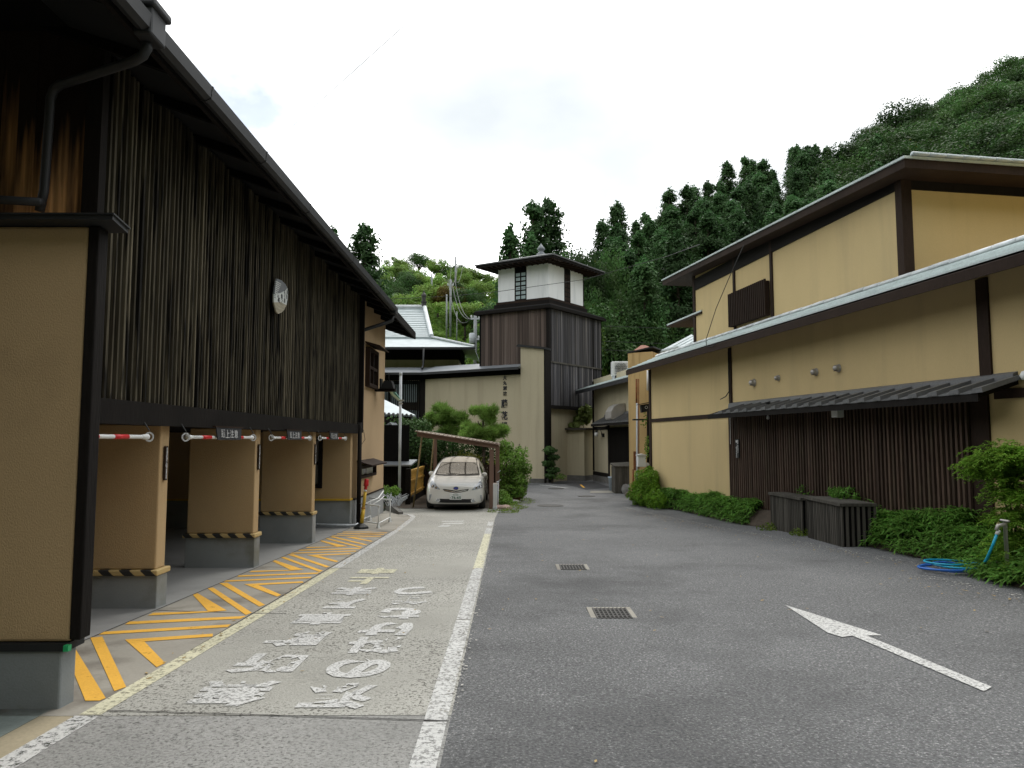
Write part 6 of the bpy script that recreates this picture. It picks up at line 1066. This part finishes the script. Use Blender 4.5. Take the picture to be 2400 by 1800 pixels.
bed('bamboo_grass', 'bamboo grass clump between the askew planter and the hose', 9.55, 13.6, 9500, lambda s, t_: .40*math.sin(min(1, t_*1.6+.12)*1.57)*min(1, (13.9-s)*1.2)*min(1, .35+(s-9.5)*.6), LF_SASA, .15, .20, 22, .0)
bed('bamboo_grass', 'bamboo grass spilling below the nandina at the hose tap', 5.5, 9.35, 10500, lambda s, t_: .55*math.sin(min(1, t_*1.6+.2)*1.57)*(1 if s < 8.4 else .35), LF_SASA, .15, .20, 23, .06)
def rp(s, o, z): q = RL(s, o, z); return (q.x, q.y, q.z)
def sprays(label, nm, cat, base, blobs, mat, stems, seed, dens=1.0):
    rg = np.random.default_rng(seed); B = []; A_ = []; LL = []; DD = []; m_ = MB()
    for c, r, n in blobs:
        for _ in range(int(n/16*dens)):
            d = rg.normal(size=3); d[2] = abs(d[2])*.8; d /= np.linalg.norm(d); p0 = np.array(c)+rg.normal(size=3)*np.array(r)*.48; az = math.atan2(d[1], d[0]); ln = rg.uniform(.14, .30)
            for i in range(13):
                f = (i+1)/13; q = p0+np.array([math.cos(az), math.sin(az), 0])*ln*f+np.array([0, 0, (.55*f-.75*f*f)*ln])
                for sg in (-1, 1): B.append(q+rg.normal(size=3)*.006); A_.append(az+sg*rg.uniform(.5, 1.2)); LL.append(rg.uniform(.035, .062)); DD.append(rg.uniform(-.1, .6))
    LL = np.array(LL); q = blades(np.array(B)-np.array(base), np.array(A_), LL, np.array(DD), LL*.34, rg); t = thing(nm, label, cat, base); place('foliage', quads_mesh('foliage', q, [mat]), t, base)
    for pts, r in stems: m_.tube(pts, r, 6, r*.5)
    m_.obj('stem', BARK, t, True); return t
def nb_(u, v, o, ru, rv, ry, n): c = on_r(u, v, o); k = c.y/FPX; return ((c.x, c.y, c.z), (ru*k, ry, rv*k), n)
sprays('feathery bright green nandina shrub overhanging the slat wall end', 'nandina_shrub', 'shrub', rp(8.3, .7, -.25), [nb_(2318, 1088, .75, 34, 20, .3, 1710), nb_(2365, 1075, .8, 44, 24, .4, 2850), nb_(2392, 1060, .8, 30, 22, .4, 1330), nb_(2375, 1108, .7, 36, 18, .35, 1710), nb_(2320, 1112, .65, 32, 10, .25, 950), nb_(2390, 1165, .8, 34, 18, .35, 1520), nb_(2388, 1215, .8, 36, 20, .35, 1710), nb_(2395, 1265, .8, 30, 24, .35, 1710), nb_(2300, 1100, .7, 16, 8, .2, 266), nb_(2370, 1140, .7, 36, 26, .35, 1100), nb_(2385, 1300, .9, 34, 26, .35, 1300)], LF_NAND, [([on_r(2365, 1290, .5), on_r(2360, 1190, .55), on_r(2330, 1095, .65)], .018), ([on_r(2375, 1290, .5), on_r(2385, 1190, .6), on_r(2385, 1080, .7)], .018), ([on_r(2370, 1290, .5), on_r(2372, 1200, .6), on_r(2350, 1120, .7)], .015)], 31, 1.25)
js = (on_r(1510, 1150, .45)-Vector((CR, 0, 0))).dot(dR)
plant('juniper_bush', 'bright yellow green rounded bush at the corner post of the inn', 'bush', rp(js, .4, -.55), [(rp(js-.1, .35, .12), (.38, .6, .5), 3000), (rp(js+.1, .5, -.25), (.45, .8, .4), 2400), (rp(js-1.0, .45, -.32), (.4, .8, .3), 1200)], LF_JUN, .11, .25, [([rp(js, .35, -.6), rp(js, .35, .2)], .04)], up=.7, seed=32)
plant('fern_tuft', 'small fern tuft growing over the askew planter', 'fern', on_r(1990, 1165, .15), [((*on_r(1985, 1160, .18),), (.28, .35, .14), 320), ((*on_r(1960, 1152, .12),), (.15, .2, .08), 90)], LF_SASA, .13, .25, seed=33)
plant('weed_sprig', 'thin weed sprig standing up behind the flush planter', 'weed', on_r(1895, 1152, .1), [((*on_r(1892, 1148, .1),), (.2, .25, .10), 60)], LF_SASA, .12, .2, seed=34)
for i, (u, v, r, lb) in enumerate([(1873, 1247, .16, 'yellow green weed tuft in the gap between the planters'), (1945, 1264, .16, 'weed tuft at the foot of the askew planter'), (1798, 1240, .18, 'clover tuft at the near corner of the flush planter')]):
    p = on_r(u, v, 0, 7.75); p.z = G(p.x, p.y); plant('weed_tuft', lb, 'weed', p, [((p.x, p.y, p.z+.04), (r, r, .10), 150)], LF_MOSS, .08, .25, seed=35+i)
p = on_g(1195, 1190); plant('moss_verge', 'moss and low grass on the verge beside the bollard', 'moss', p, [((*on_g(1180, 1200),), (.5, .5, .09), 900), ((*on_g(1200, 1190),), (.5, .9, .10), 1300), ((*on_g(1225, 1175),), (.45, 1.2, .08), 900)], LF_MOSS, .06, .25, stuff=True, seed=41)
plant('ivy_patch', 'ivy and ferns behind the white bollard', 'ivy', on_g(1180, 1180), [bl(1178, 1172, 23, 18, 22, .5, 800), bl(1190, 1180, 23.6, 22, 12, .5, 500)], LF_SHR, .08, .5, stuff=True, seed=42)
plant('vine_strands', 'thin creeper climbing the drain pipe at the orange pillar', 'vine', on_y(1515, 1050, 24.1), [bl(1516, 1048, 24.1, 6, 28, .1, 90), bl(1510, 985, 24.1, 7, 20, .1, 40)], LF_SHR, .08, .6, seed=43)
plant('tower_foot_plants', 'low plants at the foot of the tower', 'plants', on_g(1300, 1122), [bl(1305, 1117, 34.5, 22, 7, .4, 300)], LF_SHR, .1, .4, stuff=True, seed=44)
MB().box(1.05, 2.0, 35.0, 35.3, -.7, -.42).obj('stone_step', STONE, at=(1.5, 35.1, -.6), label='low dark stone step at the foot of the pilaster', category='step')

# ------------------------------------------------------------------ woods on the slopes
def conifer_mesh(seed, mat, rad=.20, nb=140, per=64, lf=.023, pw=.70):
    rg = np.random.default_rng(seed); C_ = []; Nn = []; m_ = MB(); m_.tube([(0, 0, -.12), (0, 0, .5), (0, 0, .96)], .018, 6, .004); q = rad/.20
    for i in range(nb):
        z = .04+.93*rg.random()**.9; az = i*2.399+rg.uniform(-.4, .4); pf = (1-z)**pw*min(1, .6+z*2.0); r = rad*pf*rg.uniform(.70, 1.15)+.010*q
        tip = np.array([math.cos(az)*r, math.sin(az)*r, z-.02*pf]); t = rg.random((per, 1))**.55
        P = tip*(.2+.8*t)*np.array([1, 1, 0])+np.array([0, 0, tip[2]])+rg.normal(size=(per, 3))*np.array([.026*q, .026*q, .020])*(.4+pf)
        C_.append(P); Nn.append(np.tile([math.cos(az)*.7, math.sin(az)*.7, .5], (per, 1)))
        if i % 4 == 0: m_.tube([(0, 0, z-.03), tuple(tip*np.array([.8, .8, 1]))], .003, 3)
    C_.append(np.column_stack([rg.normal(size=(60, 2))*.009*q, rg.uniform(.92, 1.0, 60)])); Nn.append(np.tile([0, 0, .3], (60, 1)))
    return quads_mesh('cedar_tree', cards(np.concatenate(C_), lf, np.concatenate(Nn)*1.3, .25, .5, rg, .65), [mat, BARK], m_)
def broad_mesh(seed, mat, nb=34, per=200, lf=.030, flat=.8):
    rg = np.random.default_rng(seed); C_ = []; Nn = []; m_ = MB(); m_.tube([(0, 0, -.15), (.01, 0, .2), (0, .02, .45)], .03, 6, .014)
    for i in range(nb):
        d = rg.normal(size=3); d[2] = abs(d[2])*1.0-.25; d /= np.linalg.norm(d); c = np.array([0, 0, .52])+d*np.array([.36, .36, .36*flat])*rg.uniform(.55, 1.05); r = rg.uniform(.09, .17)
        dd = rg.normal(size=(per, 3)); dd /= np.linalg.norm(dd, axis=1)[:, None]; C_.append(c+dd*r*(1-.5*rg.random((per, 1))**2)*np.array([1, 1, .8])); Nn.append(dd+np.array([0, 0, .4]))
        if i % 2 == 0: m_.tube([(0, .01, .3), tuple((c*.5+np.array([0, 0, .2]))), tuple(c)], .009, 4, .003)
    return quads_mesh('broadleaf_tree', cards(np.concatenate(C_), lf, np.concatenate(Nn)*1.2, .3, .6, rg, .6), [mat, BARK], m_)
CED = [conifer_mesh(s, LF_CEDAR) for s in range(5)]; CEDT = {.07: conifer_mesh(11, LF_CEDAR, .075, 130, 50, .017, .6), .11: conifer_mesh(12, LF_CEDAR, .115, 130, 55, .019, .6), .20: conifer_mesh(14, LF_CEDAR, .20, 100, 80, .024, .66), .15: conifer_mesh(13, LF_CEDAR, .155, 120, 55, .022, .65)}
BRD = [broad_mesh(s, LF_BROAD) for s in range(5)]; BRL = [broad_mesh(s+20, LF_LIGHT, 24, 190, .038, .75) for s in range(4)]; BRR = broad_mesh(40, LF_RUST)
cnt = {}
LAB = {'cedar': ('cedar_tree', 'dark conical cedar in the plantation on the steep slope behind the inn', 'cedar tree', 'cedars on the steep slope'),
       'broad': ('broadleaf_tree', 'dark rounded broadleaf tree in the wood on the steep slope', 'tree', 'dark broadleaf trees on the steep slope'),
       'hill': ('broadleaf_tree', 'mid green rounded tree on the grassy hill behind the tiled house', 'tree', 'trees on the grassy hill'),
       'shrub': ('hillside_shrub', 'light green shrub on the open grassy hillside', 'shrub', 'light shrubs on the grassy hillside'),
       'hcedar': ('cedar_tree', 'cedar standing among round trees on the grassy hill', 'cedar tree', 'cedars on the grassy hill')}
def tree(kind, x, y, h, wd, label=None, mesh=None):
    nm, lb, ct, gp = LAB[kind]; rt = random.random
    me = mesh or random.choice({'cedar': CED, 'broad': BRD, 'hill': BRD[:2]+BRL, 'shrub': BRL, 'hcedar': CED}[kind])
    cnt[kind] = cnt.get(kind, 0)+1; z = hill(x, y)
    o = place(nm, me, None, (x, y, z), random.uniform(0, 6.28), (wd, wd, h), label=label or lb, category=ct)
    if not label: o['group'] = gp
    return o
rs = random.Random(3)
y = 46.0
while y < 122:                                     # the steep slope
    stp = 2.75+y*.013; a = .02
    x = -.5
    while x < y*.80:
        a = x/y; y0, rc = Y0(a), RC(a)
        if y0+2 < y < rc+2 and a > -.015+.05*((y > 80)):
            t = (y-y0)/(rc-y0); xx, yy = x+rs.uniform(-1.3, 1.3), y+rs.uniform(-1.3, 1.3)
            pc_ = .15 if a < .15 else (.92 if a < .46 else (.25 if a < .56 else .0))
            if t < .3 and a < .35: pc_ *= .5
            if rs.random() < pc_: tree('cedar', xx, yy, *[rs.uniform(9.5, 13)]*2)
            else: tree('broad', xx, yy, *((rs.uniform(7, 10), rs.uniform(6.5, 9)) if a < .46 else (rs.uniform(8, 11.5), rs.uniform(8.5, 12.5))))
        x += stp*rs.uniform(.85, 1.15)*(1.35 if a > .5 else 1)
    y += stp*.92
y = 62.0
while y < 152:                                     # the grassy hill
    stp = 3.5+y*.018; x = -.34*y
    while x < -.01*y+1.5:
        a = x/y; t = (y-Y0(a))/(RC(a)-Y0(a)); xx, yy = x+rs.uniform(-2, 2), y+rs.uniform(-2, 2)
        if .02 < t < 1.03:
            r_ = rs.random(); band = .30 < t < .50
            if band and a < -.05:
                if r_ < .80: tree('shrub', xx, yy, rs.uniform(2.2, 4), rs.uniform(3.5, 6))
            elif t < .3:
                if r_ < .55: tree('shrub', xx, yy, rs.uniform(3.5, 6), rs.uniform(4, 6.5))
                elif r_ < .92: tree('hill', xx, yy, rs.uniform(5, 7.5), rs.uniform(5, 7.5))
            else:
                if r_ < .93: tree('hill', xx, yy, rs.uniform(5, 8), rs.uniform(6.5, 9))
                elif r_ < .99 and a < -.2: tree('hcedar', xx, yy, *[rs.uniform(8, 11)]*2)
        x += stp*rs.uniform(.85, 1.15)
    y += stp*.9
def solo(kind, u, v, Y, wpx, label, mesh=None, hmin=6):       # single trees that stand out: top at (u, v), crown wpx wide
    p = on_y(u, v, Y); z = hill(p.x, Y); h = max(hmin, p.z-z); wd = wpx*Y/FPX
    if kind in ('cedar', 'hcedar'): k = min(CEDT, key=lambda q: abs(q-wd/h/2)); return tree(kind, p.x, Y, h, h, label, CEDT[k])
    return tree(kind, p.x, Y, h, wd/.95, label, mesh)
solo('hcedar', 857, 522, 72, 170, 'lone tall cedar rising beside the eave of the garage building')
solo('hcedar', 780, 528, 80, 75, 'cedar top just clearing the garage roof edge')
solo('cedar', 1249, 468, 56, 170, 'tall cedar behind the tower roof, slimmer than its twin')
solo('cedar', 1288, 464, 58, 185, 'tall full cedar directly behind the tower finial')
solo('cedar', 1197, 524, 54, 105, 'open airy cedar at the edge of the wood beside the tower roof')
solo('cedar', 1246, 545, 50, 110, 'short cedar low behind the tower roof')
solo('broad', 1330, 540, 50, 120, 'broad dark tree with paler tips rising behind the tower lantern')
solo('broad', 1420, 520, 53, 150, 'massive dark evergreen tree between the tower and the cedars', BRD[2])
solo('broad', 1365, 528, 51, 150, 'leafy dark crown on the skyline between the lantern roof and the cedars', BRD[2]); solo('broad', 1395, 640, 47, 120, 'dark leafy tree directly behind the lantern corner', BRD[3]); solo('broad', 1480, 620, 49, 150, 'dark evergreen tree above the annexe roof', BRD[4]); solo('broad', 1440, 720, 45, 130, 'dense dark tree low behind the annexe air conditioner', BRD[1]); solo('broad', 1530, 690, 46, 120, 'dense dark tree behind the rear house eave', BRD[0])
solo('shrub', 1400, 700, 44, 50, 'pale green young tree at the tower board corner', BRL[0], 3)
solo('cedar', 1745, 365, 92, 70, 'pointed cedar standing clear on the skyline of the plantation')
solo('cedar', 1892, 340, 96, 90, 'tall pointed cedar at the end of the skyline row'); solo('cedar', 1975, 345, 92, 70, 'pointed cedar beside the darker round crowns')
solo('hill', 1055, 655, 112, 95, 'russet tinged tree behind the power line pole', BRR)
solo('shrub', 1120, 730, 60, 70, 'pale feathery shrub beside the tower boards', BRL[1]); solo('shrub', 1100, 790, 54, 70, 'bright green young tree below the utility pole', BRL[2]); solo('hill', 1050, 760, 58, 80, 'green tree behind the tiled house ridge end', BRL[3]); solo('shrub', 930, 690, 64, 110, 'pale flowering shrub above the tiled roof ridge', BRL[0])
P, Nn = [], []
rg = np.random.default_rng(9)
for _ in range(5200):
    t = rg.random(); j = rg.random()*2; x = 60*t*6-90+j*3; P.append((x, 430+j*26-3, 122*mprof(t)*(1-.18*abs(j-2))*1.0+rg.uniform(0, 5))); Nn.append((0, -.6, .6))
place('far_wood', quads_mesh('far_wood', cards(np.array(P), 6.5, np.array(Nn), .3, .7, rg), [LF_CEDAR]), None, (0, 0, 0), kind='stuff', label='blue green wood covering the far mountain', category='wood')
# grass on the open hillside
P = []
for _ in range(9000):
    a = rg.uniform(-.30, .02); y = rg.uniform(60, 140); x = a*y; P.append((x, y, hill(x, y)+rg.uniform(0, .7)))
place('hill_grass', quads_mesh('hill_grass', cards(np.array(P), 1.1, np.tile([0, -.5, .5], (len(P), 1)), .4, .35, rg), [LF_LIGHT]), None, (0, 0, 0), kind='stuff', label='rough light green grass over the open hillside', category='grass')

# ------------------------------------------------------------------ poles and wires
def pole(label, u, v0, v1, Y, r, arms):
    a, b = on_y(u, v1, Y), on_y(u, v0, Y); t = thing('utility_pole', label, 'utility pole', a); MB().tube([a-Vector((0, 0, 3)), b], r*1.2, 10, r).obj('mast', CONC_B, t, True)
    for v, wpx in arms: q = on_y(u, v, Y); k = wpx*Y/FPX; MB().box(q.x-k/2, q.x+k/2, Y-.06, Y+.06, q.z-.06, q.z+.06).obj('crossarm', GALV, t); [MB().lathe([(.05, 0), (.07, .1), (.04, .2)], (q.x+k*f, Y, q.z+.06), 6).obj('insulator', CREAMP, t) for f in (-.42, .42)]
    return t
pole('concrete utility pole with transformer beside the tower boards', 1114, 735, 800, 50, .12, [(747, 22), (795, 18)])
q = on_y(1107, 790, 50); t = bpy.data.objects['utility_pole']; MB().lathe([(.0, 0), (.22, .0), (.22, .7), (.15, .75), (0, .75)], (q.x, 49.8, q.z-.5), 12).obj('transformer', GALV, t, True)
pole('slim grey power pole halfway up the grassy hill', 1056, 655, 740, 98, .14, [(668, 16)]); pole('pair pole standing beside the slim power pole', 1047, 690, 745, 92, .10, []); pole('steel power mast on the hill crest', 1068, 602, 680, 128, .16, [(612, 14)]); pole('short grey post among the hill trees', 1012, 642, 660, 118, .14, []); pole('white topped lamp post on the hillside', 1071, 730, 745, 70, .05, [])
def wire(label, pts, r=.012, sag=0.0):
    Q = []
    for a, b in zip(pts, pts[1:]):
        n = 10
        for i in range(n+(b is pts[-1])): t_ = i/n; q = a.lerp(b, t_); q.z -= sag*4*t_*(1-t_); Q.append(q)
    MB().tube(Q, r, 5).obj('power_line', BLKRUB, at=Q[0], label=label, category='wire')
wire('long black cable crossing in front of the white lantern room', [on_y(890, 702, 38), on_y(1060, 694, 36.5), on_y(1170, 683, 34.2), on_y(1370, 655, 34), on_y(1560, 602, 33), on_y(1640, 573, 22)], .013)
wire('thin cable running high across the pale sky', [on_y(672, 308, 30), on_y(945, 62, 15)], .007)
for i, (u, v) in enumerate([(1040, 620), (1056, 615), (1068, 615)]): wire(['pale power line sagging from the crest mast, the one closest to the slim pole', 'pale power line sagging down the hill in the middle of three', 'pale power line sagging down to the transformer pole'][i], [on_y(u+18, 612, 128), on_y(1050+i*8, 655, 98), on_y(1105+i*6, 745, 50.3)], .03, 1.8 if i else 2.4)
for v0, v1, lb in [(764, 770, 'upper thin cable across the dark trees past the tower'), (800, 806, 'middle thin cable across the dark trees past the tower'), (820, 826, 'lowest thin cable across the dark trees past the tower')]: wire(lb, [on_y(1415, v0, 42), on_y(1570, v1, 40)], .012)
print('TREES', cnt)
